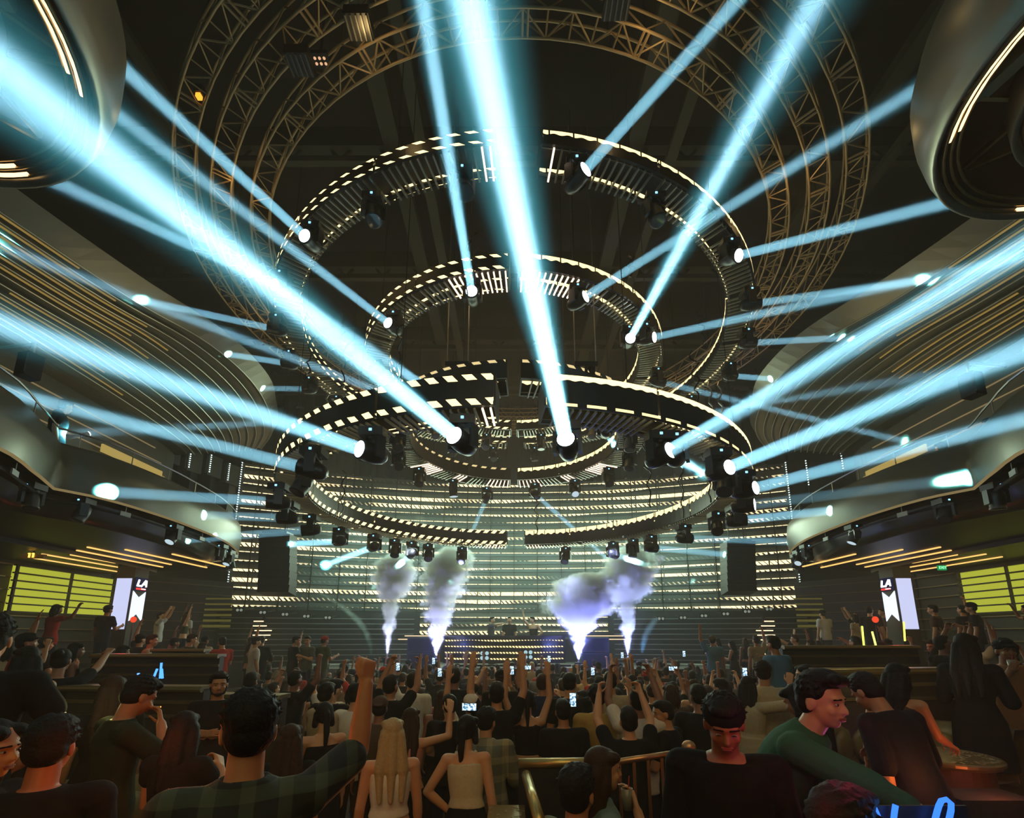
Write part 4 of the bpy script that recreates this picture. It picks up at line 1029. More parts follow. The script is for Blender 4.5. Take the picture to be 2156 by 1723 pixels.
        loft(top, S)
    elif kind == 'jacket':
        torso(top, .030, -.2, .50 if sp.get('open') else .53, .05)
        loft(top, [(sp_pt(z * k), RS((z + .06) / .22) @ V3((a * k, 0, 0)), RS((z + .06) / .22) @ V3((0, b_ * k, 0))) for z, a, b_ in ((-.20, .20, .16), (-.02, .205, .16), (.12, .185, .14))])
        for i in range(0 if sp.get('open') else 10):   # collar
            a0, a1 = 2 * pi * i / 10, 2 * pi * (i + 1) / 10
            cap(top, sp_pt(.505 * k) + RT @ V3((.075 * cos(a0), .068 * sin(a0) - .005, .02)) * k, sp_pt(.505 * k) + RT @ V3((.075 * cos(a1), .068 * sin(a1) - .005, .02)) * k, .018 * k, .018 * k, 6)
    # hair
    hs = sp.get('hair', 'long' if fem else 'short')
    if hs != 'none':
        hair.ell(h(0, -.020, .045), .084 * hk, .095 * hk, .088 * hk, RH, 18, 12); hair.ell(h(0, -.045, -.005), .080 * hk, .068 * hk, .075 * hk, RH, 16, 10)
        if hs == 'short':
            hair.ell(h(0, .015, .090), .070 * hk, .078 * hk, .048 * hk, RH); hair.ell(h(.02, .060, .098), .045 * hk, .03 * hk, .026 * hk, RH)
        if vox < .009 and hs in ('short', 'quiff'):
            for i in range(150):
                a = i * 2.39996; t = (i + .5) / 150; z_ = -.35 + 1.33 * t; q_ = sqrt(max(0, 1 - z_ * z_)); dx, dy = q_ * cos(a), q_ * sin(a)
                if dy > .55 and z_ < .55: continue
                b0 = h(.078 * dx, -.022 + .088 * dy, .045 + .082 * z_); cap(hair, b0, b0 + RH @ V3((dx * .012 + .01 * sin(i * 7.), dy * .012 + .012, z_ * .014 + .006)) * hk, .012, .0055, 6)
        if hs == 'quiff':
            hair.ell(h(0, .01, .100), .074 * hk, .085 * hk, .052 * hk, RH); cap(hair, h(-.04, .075, .10), h(.045, .080, .108), .028 * hk, .03 * hk)
        if hs == 'curly':
            for i in range(26):
                a = i * 2.4; t = (i + .5) / 26; hair.ell(h(.085 * cos(a) * sqrt(1 - (t * 1.1 - .15) ** 2), .09 * sin(a) * sqrt(1 - (t * 1.1 - .15) ** 2) - .02, .02 + .10 * t), .032 * hk, .032 * hk, .03 * hk, None, 8, 6)
        if hs in ('long', 'pony', 'bob', 'xlong'):
            for s in (-1, 1): hair.ell(h(s * .045, .035, .075), .05 * hk, .055 * hk, .035 * hk, RH); cap(hair, h(s * .078, .0, .02), h(s * .082, -.015, -.09), .020 * hk, .030 * hk)
        if hs in ('long', 'bob', 'xlong'):
            L = {'bob': .17, 'long': .36, 'xlong': .46}[hs]; q = lambda x, y, z: h(x, y, 0) + (RT @ V3((0, -.25 * max(0, -z - .1), z))) * hk
            for x, y in ((-.05, -.06), (0, -.075), (.05, -.06)): wf = 1.75 if hs == 'xlong' else 1.3; cap(hair, h(x, y, 0), q(x * wf, y - .012, -L * .55), .05 * hk, .048 * hk); cap(hair, q(x * wf, y - .012, -L * .5), q(x * wf * .95, y - .01, -L), .046 * hk, .018 * hk)
            for s in (-1, 1): cap(hair, h(s * .082, -.02, -.05), q(s * .095, -.03, -L * .75), .030 * hk, .016 * hk)
        if hs == 'pony':
            cap(hair, h(0, -.10, .05), h(0, -.125, .02), .028 * hk, .030 * hk); q = h(0, -.125, .02); cap(hair, q, q + V3((0, -.03, -.16)) * k, .034 * hk, .030 * hk); cap(hair, q + V3((0, -.03, -.15)) * k, q + V3((0, -.01, -.34)) * k, .030 * hk, .012 * hk)
        if hs == 'bun': hair.ell(h(0, -.10, .085), .042 * hk, .042 * hk, .040 * hk, RH)
    parts = {'body': fuse(body, 'body', M_skin, vox)}
    if top.v: parts['top'] = fuse(top, 'top', M_cloth, vox * 1.1, 4)
    if bot.v: parts['trousers' if bt == 'pants' else ('shorts' if bt == 'shorts' else 'skirt')] = fuse(bot, 'trousers', M_cloth, vox * 1.2, 4)
    if hair.v: parts['hair'] = fuse(hair, 'hair', M_hair, vox, 2)
    parts['shoes'] = fuse(shoe, 'shoes', M_cloth, vox * 1.1, 2)
    if sp.get('cap'):
        cm = MB(); cm.ell(h(0, -.012, .055), .092 * hk, .106 * hk, .080 * hk, RH, 18, 12)
        cf = -1 if sp['cap'] == 'back' else 1
        q = RH.to_4x4(); 
        for x in (-.05, -.025, 0, .025, .05): cap(cm, h(x, .07 * cf, .060), h(x * .8, (.165 - abs(x) * .6) * cf, .045), .010 * hk, .008 * hk, 8)
        cm.ell(h(0, -.01, .138), .010, .010, .006)
        parts['cap'] = fuse(cm, 'cap', M_cloth, vox, 2)
    if sp.get('face'):
        e = MB(); pu = MB(); lp = MB(); br = MB()
        for s in (-1, 1):
            lo_ = hp > .3; e.ell(h(s * .031, .0785 if lo_ else .0795, -.004 if lo_ else 0), .0135 * hk, .008 * hk, (.003 if lo_ else .0058) * hk, RH); pu.ell(h(s * .031, .0850, -.004 if lo_ else 0), (.010 if lo_ else .0062) * hk, .0042 * hk, (.0025 if lo_ else .0054) * hk, RH); cap(br, h(s * .015, .0925, .0235), h(s * .050, .080, .0215), .0045 * hk, .004 * hk, 6)
        cap(lp, h(-.020, .090, -.0615), h(.020, .090, -.0615), .0055 * hk, .0055 * hk, 6); cap(lp, h(-.014, .0915, -.0690), h(.014, .0915, -.0690), .006 * hk, .006 * hk, 6)
        parts['eyes'] = e.mesh('eyes', M_eye, True); parts['pupils'] = pu.mesh('pupils', M_pupil, True); parts['lips'] = lp.mesh('lips', M_lip, True); parts['eyebrows'] = br.mesh('eyebrows', M_hair, True)
        if sp['face'] == 'beard':
            bd = MB(); bd.ell(h(0, .046, -.088), .042 * hk, .037 * hk, .030 * hk, RH); cap(bd, h(-.024, .094, -.051), h(.024, .094, -.051), .006 * hk, .006 * hk, 6)
            for s in (-1, 1): cap(bd, h(s * .068, .012, -.03), h(s * .05, .04, -.08), .016 * hk, .018 * hk)
            parts['beard'] = fuse(bd, 'beard', M_hair, vox, 2)
    return parts, wrists, (HC, RH)
SKINS = [lin((196, 140, 98)), lin((170, 112, 74)), lin((210, 158, 118)), lin((140, 90, 60))]
BLACK, WHITE, GREY, TAN, OLIVE, BROWN, NAVY, RED, MUSTARD, CREAM, PINK, BLUE = (.008, .008, .008), (.72, .70, .64), (.12, .12, .11), (.40, .30, .17), (.07, .08, .035), (.09, .05, .03), (.012, .016, .04), (.42, .03, .02), (.42, .26, .07), (.55, .46, .30), (.5, .18, .25), (.10, .22, .35)
CN = {BLACK: 'black', WHITE: 'white', GREY: 'grey', TAN: 'tan', OLIVE: 'olive green', BROWN: 'brown', NAVY: 'navy', RED: 'red', MUSTARD: 'mustard', CREAM: 'cream', PINK: 'pink', BLUE: 'light blue'}
HBLK, HBRN, HBLD = (.008, .006, .005), (.035, .016, .008), (.42, .30, .14)
PROTO = {}
def make_person(key, spec, vox):
    parts, wr, hd = person_parts(spec, vox)
    o = bpy.data.objects.new('person', parts.pop('body')); C.objects.link(o)
    for n, me in parts.items():
        c = bpy.data.objects.new(n, me); C.objects.link(c); c.parent = o
    PROTO[key] = (o, wr, hd, [False])
    return o
def put(key, loc, yaw, label, group=None, skin=None, top=BLACK, bottom=BLACK, hair=HBLK, shoes=BLACK, capc=BLACK, s=1.):
    o, wr, hd, used = PROTO[key]
    p = o if not used[0] else copy_tree(o); used[0] = True
    p.location = loc; p.rotation_euler = (0, 0, yaw); p.scale = (s, s, s)
    p.color = (*(skin or R.choice(SKINS)), 1)
    for c in p.children:
        n = c.name.split('.')[0]
        c.color = (*{'top': top, 'hair': hair, 'beard': hair, 'eyebrows': HBLK, 'shoes': shoes, 'cap': capc}.get(n, bottom), 1)
    tag(p, label, 'person', group)
    return p
def hand_at(key, loc, yaw, side, s=1., fwd=.07, out=.03):      # where the palm of a placed person is
    w, d, n = PROTO[key][1][side]; M_ = Matrix.Rotation(yaw, 3, 'Z')
    return Vector(loc) + M_ @ ((w + d * fwd + n * out) * s), M_ @ d, M_ @ n

M_phone = mat('phone_body', (.015, .015, .018), .3)
def phone_screen():
    if 'phone_screen' in MATS: return MATS['phone_screen']
    m = bpy.data.materials.new('phone_screen'); m.use_nodes = True; nt = m.node_tree; nt.nodes.clear()
    o = nt.nodes.new('ShaderNodeOutputMaterial'); e = nt.nodes.new('ShaderNodeEmission'); tc = nt.nodes.new('ShaderNodeTexCoord'); n = nt.nodes.new('ShaderNodeTexNoise'); n.inputs['Scale'].default_value = 45; r = nt.nodes.new('ShaderNodeValToRGB')
    r.color_ramp.elements[0].color = (.03, .08, .16, 1); r.color_ramp.elements[0].position = .38; r.color_ramp.elements[1].color = (.95, .95, .85, 1); r.color_ramp.elements[1].position = .62
    q = r.color_ramp.elements.new(.5); q.color = (.3, .55, .75, 1)
    nt.links.new(tc.outputs['Object'], n.inputs['Vector']); nt.links.new(n.outputs['Fac'], r.inputs['Fac']); nt.links.new(r.outputs['Color'], e.inputs['Color']); e.inputs['Strength'].default_value = 1.6; nt.links.new(e.outputs[0], o.inputs['Surface'])
    m.cycles.emission_sampling = 'NONE'; MATS['phone_screen'] = m; return m
def phone(p, label, yaw=0., roll=0., pitch=0., w=.078, hgt=.16):
    r = empty('phone'); b = MB(); b.box((0, 0, 0), w, .009, hgt); b.build('case', M_phone, r); b = MB(); b.box((0, -.0055, .0), w * .9, .002, hgt * .93); b.build('screen', phone_screen(), r); b = MB(); b.box((w * .25, .006, hgt * .36), w * .35, .004, w * .35); b.build('camera_bump', M_phone, r)
    r.location = p; r.rotation_euler = (pitch, roll, yaw); tag(r, label, 'phone', 'raised phones in the crowd'); return r
# ---------------------------------------------------------------- figure types of the crowd
V_CROWD = .0115
TYPES = {
 'm_idle': dict(), 'm_fist': dict(r='fist', head=(-.15, 0, 0)), 'm_lfist': dict(l='fist', head=(-.15, .1, 0)), 'm_both': dict(r='up', l='up', head=(-.2, 0, 0)), 'm_phone': dict(r='phone_hi', l='phone_hi', head=(-.2, 0, 0)),
 'm_point': dict(r='point', l='drink', head=(-.1, 0, 0)), 'm_drink': dict(r='drink', head=(.1, .35, 0)), 'm_cap': dict(cap='front', l='up', head=(-.1, 0, 0)), 'm_capb': dict(cap='back', r='drink'),
 'm_turn': dict(l='drink', head=(.1, -.6, 0), face=1), 'm_curly': dict(hair='curly', r='half', head=(-.1, 0, 0)), 'm_jack': dict(top='jacket', sleeve=1.9, r='drink'),
 'f_idle': dict(fem=True, top='tank', sleeve=0), 'f_up': dict(fem=True, top='crop', sleeve=0, r='up', head=(-.15, 0, 0)), 'f_both': dict(fem=True, top='tank', sleeve=0, r='up', l='up', hair='pony'), 'f_phone': dict(fem=True, r='phone_hi', l='cross', hair='bun', sleeve=.4),
 'f_dress': dict(fem=True, top='dress', sleeve=0, bottom='none', l='drink', hair='xlong'), 'f_turn': dict(fem=True, top='crop', sleeve=0, r='drink', head=(.1, .6, 0), face=1, hair='long'), 'f_bob': dict(fem=True, sleeve=.4, hair='bob', r='half'),
}
for k_, sp_ in TYPES.items(): make_person(k_, sp_, V_CROWD)
POSE = {'m_idle': 'arms down', 'm_fist': 'right fist up', 'm_lfist': 'left fist up', 'm_both': 'both arms up', 'm_phone': 'both hands filming', 'm_point': 'right arm pointing ahead', 'm_drink': 'holding a hand forward', 'm_cap': 'in cap, left arm up', 'm_capb': 'in backward cap',
        'm_turn': 'face turned right', 'm_curly': 'curly hair, right hand up', 'm_jack': 'in jacket', 'f_idle': 'long hair, arms down', 'f_up': 'long hair, right arm up', 'f_both': 'ponytail, both arms up', 'f_phone': 'hair bun, right hand up', 'f_dress': 'long hair, in dress', 'f_turn': 'long hair, face turned left', 'f_bob': 'bobbed hair, right hand up'}
# ---------------------------------------------------------------- who stands where
SPOTS = []
def free(x, y, r=.42): return all((x - a) ** 2 + (y - b) ** 2 > r * r for a, b in SPOTS)
def by_head(px, py, floor, h):          # stand a person of height h so that the crown shows at this pixel
    p = at_z(px, py, floor + h); return Vector((p.x, p.y, floor))
# -- people picked out one by one on the dance floor: crown pixel, type, facing, colours, label
KEY = [
 (528, 1415, 'm_idle', 0, BLACK, HBLK, 'short-haired person in black tee seen from behind, above the raised-fist man'),
 (566, 1398, 'm_phone', -.3, TAN, HBLK, 'person in tan shirt lifting both hands, in front of the striped stage wall'),
 (622, 1412, 'm_fist', -.4, BLACK, HBLK, 'person in black tee punching right fist up beside the tan-shirted one'),
 (684, 1436, 'm_turn', -.7, TAN, HBLK, 'person in tan patch shirt with cropped hair, left of the big raised fist'),
 (748, 1437, 'm_drink', -.5, WHITE, HBLK, 'person in white tee with a short beard just left of the raised forearm'),
 (800, 1466, 'm_capb', .1, BROWN, HBLK, 'person in brown top and backward cap right behind the raised forearm'),
 (870, 1415, 'm_lfist', 0, WHITE, HBLK, 'person in white long shirt from behind, left of centre in the crowd'),
 (948, 1462, 'm_turn', -.2, BLACK, HBLK, 'person in black turning the face right, between white shirt and filming hands'),
 (992, 1460, 'm_cap', .05, WHITE, HBLK, 'person in white cap and white top with arm up, centre of the crowd'),
 (1046, 1436, 'm_both', 0, BLACK, HBLK, 'person in black with both arms high right of the white cap'),
 (1110, 1452, 'f_both', 0, BLACK, HBLK, 'ponytailed person in black with both arms up above the gold rail'),
 (1186, 1472, 'm_idle', .1, BLACK, HBLK, 'short-haired person in black beside the bright raised phone'),
 (1258, 1440, 'm_curly', 0, MUSTARD, HBLK, 'curly-haired person in mustard top seen from behind right of the bright phone'),
 (1322, 1488, 'm_phone', .05, BLACK, HBLK, 'person in black holding both hands up in front of the railing'),
 (1342, 1446, 'm_phone', 0, WHITE, HBLK, 'person in white sleeves filming with both hands behind the railing'),
 (1404, 1474, 'm_turn', .9, BLACK, HBLK, 'person in black in profile facing left above the railing end'),
 (1470, 1440, 'm_turn', -.6, BLACK, HBLK, 'smiling person in black shirt facing right, left of the capped man'),
 (1412, 1440, 'f_bob', .1, BROWN, HBRN, 'bobbed person in brown top left of the smiling one in black'),
 (550, 1352, 'm_jack', .1, BLACK, HBLK, 'broad person in black patterned jacket before the striped stage wall'),
 (620, 1352, 'm_drink', -.8, BLACK, HBLK, 'person in black tee turned right near the red cap'),
 (650, 1340, 'm_turn', 2.6, GREY, HBLK, 'tall person in dark grey tee facing the camera near the red cap'),
 (682, 1350, 'm_capb', -.6, OLIVE, HBLK, 'person in a red cap and olive top in front of the left stage wall'),
 (1000, 1372, 'm_both', 0, BLACK, HBLK, 'person in black with both arms high right before the DJ booth'),
 (1120, 1394, 'm_idle', 0, TAN, HBLD, 'fair-haired person in tan top below the DJ booth'),
 (920, 1384, 'm_fist', 0, GREY, HBLK, 'person in grey with right fist up below the second smoke jet'),
 (1345, 1392, 'm_curly', .1, BLACK, HBRN, 'curly brown-haired person near the foot of the rightmost smoke jet'),
 (1425, 1380, 'm_idle', 0, BLACK, HBLK, 'person in black with short hair right of the rightmost jet'),
 (1500, 1352, 'm_cap', -.2, BLUE, HBLK, 'person in light blue jersey with arm raised on the right'),
 (1630, 1338, 'm_idle', .4, BLUE, HBLK, 'person in pale blue tee on the right edge of the dance floor'),
 (1592, 1348, 'm_fist', .2, TAN, HBLK, 'person in tan tee stretching right arm up at the right of the floor'),
]
for px, py, tp, yaw, colr, hc, lab in KEY:
    h = 1.66 if tp[0] == 'f' else 1.76; sc_ = 1.
    if py < 1356: fl_ = .80; p = by_head(px, py, fl_, h)
    else:
        fl_ = .3; p = by_head(px, py, fl_, h)
        if p.y < 4.3: sc_ = .93; p = by_head(px, py, fl_, h * sc_)
        if p.y > 7.5: fl_ = 0.; p = by_head(px, py, fl_, h)
        if p.y < 7.55 and fl_ == 0: p = Vector((p.x * 7.6 / p.y, 7.6, 0.))
    if p.y > 16.2: p = Vector((p.x * 16. / p.y, 16., fl_))
    if p.y < 0: p = at_y(px, py, 13.); p = Vector((p.x, 13., .8))
    SPOTS.append((p.x, p.y)); put(tp, p, yaw, lab, None, top=colr, bottom=R.choice([BLACK, BLACK, NAVY, GREY]), hair=hc, capc=RED if 'red cap' in lab else (WHITE if 'white cap' in lab else BROWN), s=sc_)
# -- the packed dance floor, row by row from the stage
keys = list(TYPES); wts = [26, 8, 5, 5, 6, 4, 9, 3, 6, 6, 5, 5, 20, 4, 3, 4, 5, 7, 8]
cols = [BLACK, BLACK, BLACK, BLACK, BLACK, BLACK, GREY, WHITE, TAN, OLIVE, NAVY, BROWN, CREAM, BLACK, RED]
rowsY = [16.1, 15.4, 14.6, 13.7, 12.8, 11.8, 10.8, 9.8, 8.8, 7.9, 6.9, 6.1, 5.3]
CROWD = []
for ri, Y in enumerate(rowsY):
    half = min(6.0, 6.3 - max(0, (6.5 - Y)) * 1.0); x = -half + R.uniform(0, .3); row = []
    if Y < 7: x = -2.2 if Y > 6 else -1.6; half = 2.9 if Y > 6 else 2.2
    while x < half:
        yy = Y + R.uniform(-.24, .24)
        if free(x, yy, .50): row.append((x, yy)); SPOTS.append((x, yy))
        x += R.uniform(.56, .86) * (1. if Y < 14 else .92)
    for j, (x, yy) in enumerate(row):
        tp = R.choices(keys, wts)[0]
        if Y < 9 and tp in ('m_both', 'm_fist', 'm_lfist', 'f_both', 'f_up') and R.random() < .5: tp = R.choice(['m_idle', 'f_idle', 'm_drink', 'f_bob'])
        c = R.choice(cols); yaw = R.gauss(0, .22) + x * .03
        put(tp, Vector((x, yy, .3 if yy < 7.5 else 0.)), yaw, 'person in %s, %s, %s from left in %s row from stage' % (CN[c].replace('olive green', 'olive').replace('light blue', 'blue'), POSE[tp], ORD[j], ORD[ri]), 'dance floor crowd', top=c, bottom=R.choice([BLACK, BLACK, NAVY, GREY, BROWN]), hair=R.choice([HBLK, HBLK, HBLK, HBRN]), capc=R.choice([BLACK, WHITE, RED, NAVY]), s=R.uniform(.95, 1.04))
# -- the side terraces
for sx in (-1, 1):
    side = 'left' if sx < 0 else 'right'; n = 0
    for lev, (fl_, xs, ys) in enumerate(((.8, (6.7, 7.6, 8.5), (6.4, 7.4, 8.5, 9.7, 10.8, 12.0, 13.2, 14.4, 15.6)), (1.6, (10.2, 11.2), (8.4, 10.2, 11.8, 13.2, 14.6, 15.8)))):
        L = []
        for yy in ys:
            for xx in xs:
                if R.random() < (.16 if lev == 0 else .30): continue
                x, y = sx * (xx + R.uniform(-.25, .25)), yy + R.uniform(-.35, .35)
                if free(x, y, .5) and not (abs(abs(x) - 10.75) < .55 and abs(y - 13.2) < .6): L.append((y, x)); SPOTS.append((x, y))
        L.sort()
        for j, (y, x) in enumerate(L):
            tp = R.choice(['m_idle', 'm_drink', 'm_turn', 'f_idle', 'f_turn', 'm_phone', 'f_dress', 'm_fist', 'f_up', 'm_cap', 'm_capb', 'f_bob', 'm_point']); c = R.choice(cols + ([WHITE, WHITE, PINK] if lev else [PINK]))
            put(tp, Vector((x, y, fl_)), -(-sx) * R.uniform(.1, 1.2) * (1 if R.random() < .8 else -1.5), 'person in %s, %s, %s from camera on %s %s terrace' % (CN[c].replace('olive green', 'olive').replace('light blue', 'blue'), POSE[tp], ORD[j] if j < 30 else 'last', ('lower', 'upper')[lev], side), '%s %s terrace guests' % (('lower', 'upper')[lev], side), top=c, bottom=R.choice([BLACK, NAVY, GREY]), hair=R.choice([HBLK, HBLK, HBRN]), s=R.uniform(.95, 1.03))
b = MB(); b.box((0, 18.25, 1.48), 4.2, .8, .07); struct(b, 'floor_booth', M_dark)
# -- on the stage: the DJ and two companions
put('m_idle', Vector((-.17, 18.2, 1.52)), pi, 'DJ in black tee standing behind the middle of the booth', None, SKINS[0], BLACK, s=1.0)
make_person('dj_left', dict(r=((-.05, .5, .1), (-.6, .8, .15), .2, (0, 0, -1)), l=((.95, .2, .05), (1., .15, .15), .15, (0, 1, 0)), face=1), V_CROWD)
put('dj_left', Vector((-.86, 18.2, 1.52)), -1.9, 'person in dark tee left of the DJ stretching an arm towards the smoke', None, SKINS[2], GREY, s=1.)
make_person('dj_right', dict(l='hip', r=((.3, .45, .6), (.1, .2, 1.), .2, (0, 1, 0)), head=(.1, .5, 0), top='tank', sleeve=0, hair='short'), V_CROWD)
put('dj_right', Vector((.74, 18.2, 1.52)), pi - .5, 'person in black vest right of the DJ pointing one arm up', None, SKINS[2], BLACK, s=1.)
# people at the balcony rails
for k, (px, py, Y, tp) in enumerate(((152, 918, 7.6, 'm_turn'), (2058, 885, 8.3, 'm_drink'), (1958, 945, 9.2, 'f_turn'))):
    fl_ = ZC + 2.33; x = at_y(px, py, Y).x
    put(tp, Vector((x + (-.28 if x < 0 else .28), Y, fl_)), -.9 if x < 0 else .9, ('dark figure leaning at the notch of the left balcony rail', 'guest in pale top leaning over the right balcony rail', 'dark figure by the notch of the right balcony rail')[k], None, top=(BLACK, WHITE, BLACK)[k])
# raised phones in the crowd
PH = [(926, 1416, 9.0, 0), (913, 1392, 12., 0), (1078, 1412, 9.4, 0), (1110, 1406, 9.6, 1), (1206, 1474, 5.6, 0), (988, 1489, 5.2, 1), (1248, 1414, 10., 0), (1440, 1377, 13., 0), (1568, 1417, 7.6, 0), (1417, 1408, 9., 1), (838, 1404, 10., 0), (1618, 1388, 9.5, 0), (1156, 1388, 12., 0), (1310, 1380, 13., 0)]
for k, (px, py, Y, lnd) in enumerate(PH):
    p = at_y(px, py, Y); lab = 'lit phone filming the stage, %s of fourteen counted from the nearest' % ORD[sorted(range(len(PH)), key=lambda i: PH[i][2]).index(k)]
    phone(p, lab, 0, pi / 2 if lnd else 0, .1)
    SPOTS.append((p.x, p.y))
# ------------------------------------------------------------------ carbon-dioxide jets and drifting smoke
def smoke_mat(name, h, prof, lean, dens, col, nsc, amp, soft):
    """density falls off from the leaning axis; prof = [(height fraction, radius)]"""
    m = bpy.data.materials.new(name); m.use_nodes = True; nt = m.node_tree; nt.nodes.clear(); X = NX(nt); M = X.m
    o = nt.nodes.new('ShaderNodeOutputMaterial'); v = nt.nodes.new('ShaderNodeVolumeScatter'); v.inputs['Color'].default_value = (*col, 1); v.inputs['Anisotropy'].default_value = .1
    tc = nt.nodes.new('ShaderNodeTexCoord'); sp = nt.nodes.new('ShaderNodeSeparateXYZ'); nt.links.new(tc.outputs['Object'], sp.inputs[0])
    t = M('DIVIDE', sp.outputs[2], h); fc = nt.nodes.new('ShaderNodeValToRGB'); fc.color_ramp.interpolation = 'EASE'
    e = fc.color_ramp.elements; mx = max(r for _, r in prof)
    e[0].position, e[0].color = prof[0][0], (prof[0][1] / mx,) * 3 + (1,); e[1].position, e[1].color = prof[-1][0], (prof[-1][1] / mx,) * 3 + (1,)
    for a, r in prof[1:-1]: q = e.new(a); q.color = (r / mx,) * 3 + (1,)
    nt.links.new(t, fc.inputs['Fac']); Rz = M('MULTIPLY', fc.outputs['Color'], mx)
    dx = M('SUBTRACT', sp.outputs[0], M('MULTIPLY', lean, M('MULTIPLY', t, t)))
    r = M('SQRT', M('ADD', M('MULTIPLY', dx, dx), M('MULTIPLY', sp.outputs[1], sp.outputs[1])))
    n = nt.nodes.new('ShaderNodeTexNoise'); n.inputs['Scale'].default_value = nsc; n.inputs['Detail'].default_value = 5; n.inputs['Roughness'].default_value = .6
    nt.links.new(tc.outputs['Object'], n.inputs['Vector'])
    d = M('DIVIDE', M('SUBTRACT', M('ADD', Rz, M('MULTIPLY', M('SUBTRACT', n.outputs['Fac'], .52), M('MULTIPLY', Rz, amp))), r), soft)
    d = M('MULTIPLY', M('MINIMUM', M('MAXIMUM', d, 0.), 1.), M('LESS_THAN', t, .985)); d = M('MULTIPLY', d, dens); nt.links.new(d, v.inputs['Density']); nt.links.new(v.outputs[0], o.inputs['Volume']); return m
def plume(base_px, top_px, Y, prof, dens, label, light=None, col=(.92, .93, 1.), nsc=2.4, amp=2.6, soft=.10, name='smoke_jet'):
    B_ = at_y(*base_px, Y); T_ = at_y(*top_px, Y); h = T_.z - B_.z; lean = T_.x - B_.x
    mb = MB(); n = 20; rows = []
    for i in range(15):
        t = i / 14; r = 0
        for (a, ra), (c, rc_) in zip(prof, prof[1:]):
            if a <= t <= c: r = ra + (rc_ - ra) * (t - a) / (c - a)
        r = r * (1 + .42 * amp) + .05
        rows.append([Vector((lean * t * t + r * cos(2 * pi * k / n), r * sin(2 * pi * k / n), h * t)) for k in range(n)])
    V = [p for q in rows for p in q]; Fc = [(i * n + k, i * n + (k + 1) % n, (i + 1) * n + (k + 1) % n, (i + 1) * n + k) for i in range(14) for k in range(n)]
    Fc += [tuple(range(n))[::-1], tuple(14 * n + k for k in range(n))]; mb.add(V, Fc)
    o = mb.build(name, smoke_mat(label[:20], h, prof, lean, dens, col, nsc, amp, soft)); o.location = B_
    tag(o, label, 'smoke', None, 'stuff')
    if light:
        L = bpy.data.lights.new('jet_lamp', 'SPOT'); L.energy = light[0]; L.color = light[1]; L.spot_size = radians(light[2]); L.spot_blend = .6; L.shadow_soft_size = .06
        q = bpy.data.objects.new('jet_lamp', L); C.objects.link(q); q.location = B_ + Vector((0, 0, -.02)); q.rotation_euler = (Vector((lean * .5, 0, h))).to_track_quat('-Z', 'Y').to_euler()
    return B_
BLU = (.5, .54, 1.)
jets = [
 ((815, 1380), (838, 1162), [(0, .05), (.30, .22), (.50, .36), (.62, .62), (.85, .74), (1, .30)], 4., 'leftmost of four white smoke jets, pale grey column left of the DJ', (700, (.62, .66, 1.), 50)),
 ((918, 1382), (955, 1148), [(0, .06), (.22, .30), (.40, .50), (.60, .72), (.86, .86), (1, .35)], 3.4, 'second smoke jet from left, lavender cloud left of the DJ booth', (1500, (.46, .49, 1.), 60)),
 ((1218, 1390), (1240, 1205), [(0, .06), (.25, .26), (.42, .70), (.62, 1.25), (.86, 1.1), (1, .5)], 3., 'third smoke jet from left, wide violet-blue cloud right of the DJ booth', (2400, (.30, .34, 1.), 74)),
 ((1322, 1380), (1330, 1148), [(0, .05), (.25, .24), (.42, .34), (.58, .82), (.84, .98), (1, .5)], 3.4, 'rightmost of four smoke jets, tall grey-blue cloud', (1200, (.42, .50, 1.), 60)),
]
for b_, t_, pr, dn, lb, li in jets:
    B_ = plume(b_, t_, 16.45, pr, dn, lb, li)
    r = empty('smoke_machine', (B_.x, B_.y, 1.44)); k = jets.index((b_, t_, pr, dn, lb, li))
    tag(r, 'small black smoke jet nozzle at the stage front, %s from left' % ORD[k], 'smoke machine', 'smoke jet nozzles at the stage front')
    mb = MB(); mb.box((B_.x, B_.y, B_.z - .16), .24, .24, .16); mb.build('housing', M_black, r); mb = MB(); mb.lathe([(.05, -.08), (.035, -.03)], 12, Matrix.Translation(B_)); mb.build('nozzle', M_steel, r)
    mb = MB(); mb.box((B_.x, B_.y, (B_.z - .24) / 2 + .0), .16, .16, B_.z - .24); mb.build('stand', M_black, r)
plume((782, 1376), (650, 1236), 16.3, [(0, .06), (.3, .14), (.6, .20), (1, .12)], 1.3, 'thin teal wisp of smoke drifting up left of the jets', (60, (.4, .95, .8), 30), (.8, 1., .95), 3.5, 2.0, .15, 'smoke_wisp')
plume((1352, 1376), (1386, 1300), 16.3, [(0, .10), (.5, .16), (1, .18)], 1.3, 'short blue wisp of smoke right of the jets', (90, (.15, .5, 1.), 40), (.7, .9, 1.), 3., 1.2, .15, 'smoke_wisp')
plume((893, 1150), (882, 1085), 15.6, [(0, .10), (.5, .28), (1, .18)], .9, 'faint greenish puff of smoke hanging under the lowest ring', None, (.85, 1., .9), 3.5, 1.8, .2, 'smoke_wisp')

# unseen spots added below the far arc to brighten the smoke and booth
for x, tx in ((-3.2, -3.6), (-.6, -2.2), (.8, 2.5), (3.0, 3.9)):
    L = bpy.data.lights.new('smoke_fill', 'SPOT'); L.energy = 1500; L.color = (.68, .80, 1.) if x < 0 else (.46, .54, 1.); L.spot_size = radians(26); L.spot_blend = .7; L.shadow_soft_size = .15
    q = bpy.data.objects.new('smoke_fill', L); C.objects.link(q); q.location = (x, 14.2, 5.3); q.rotation_euler = (Vector((tx, 16.6, 3.6)) - q.location).to_track_quat('-Z', 'Y').to_euler()

for px, pw in ((815, 10), (918, 22), (1218, 45), (1322, 25)): point(at_y(px, 1360, 15.9), .1, pw, (.16, .24, 1.))  # added blue points that tint haze and crowd near the jets

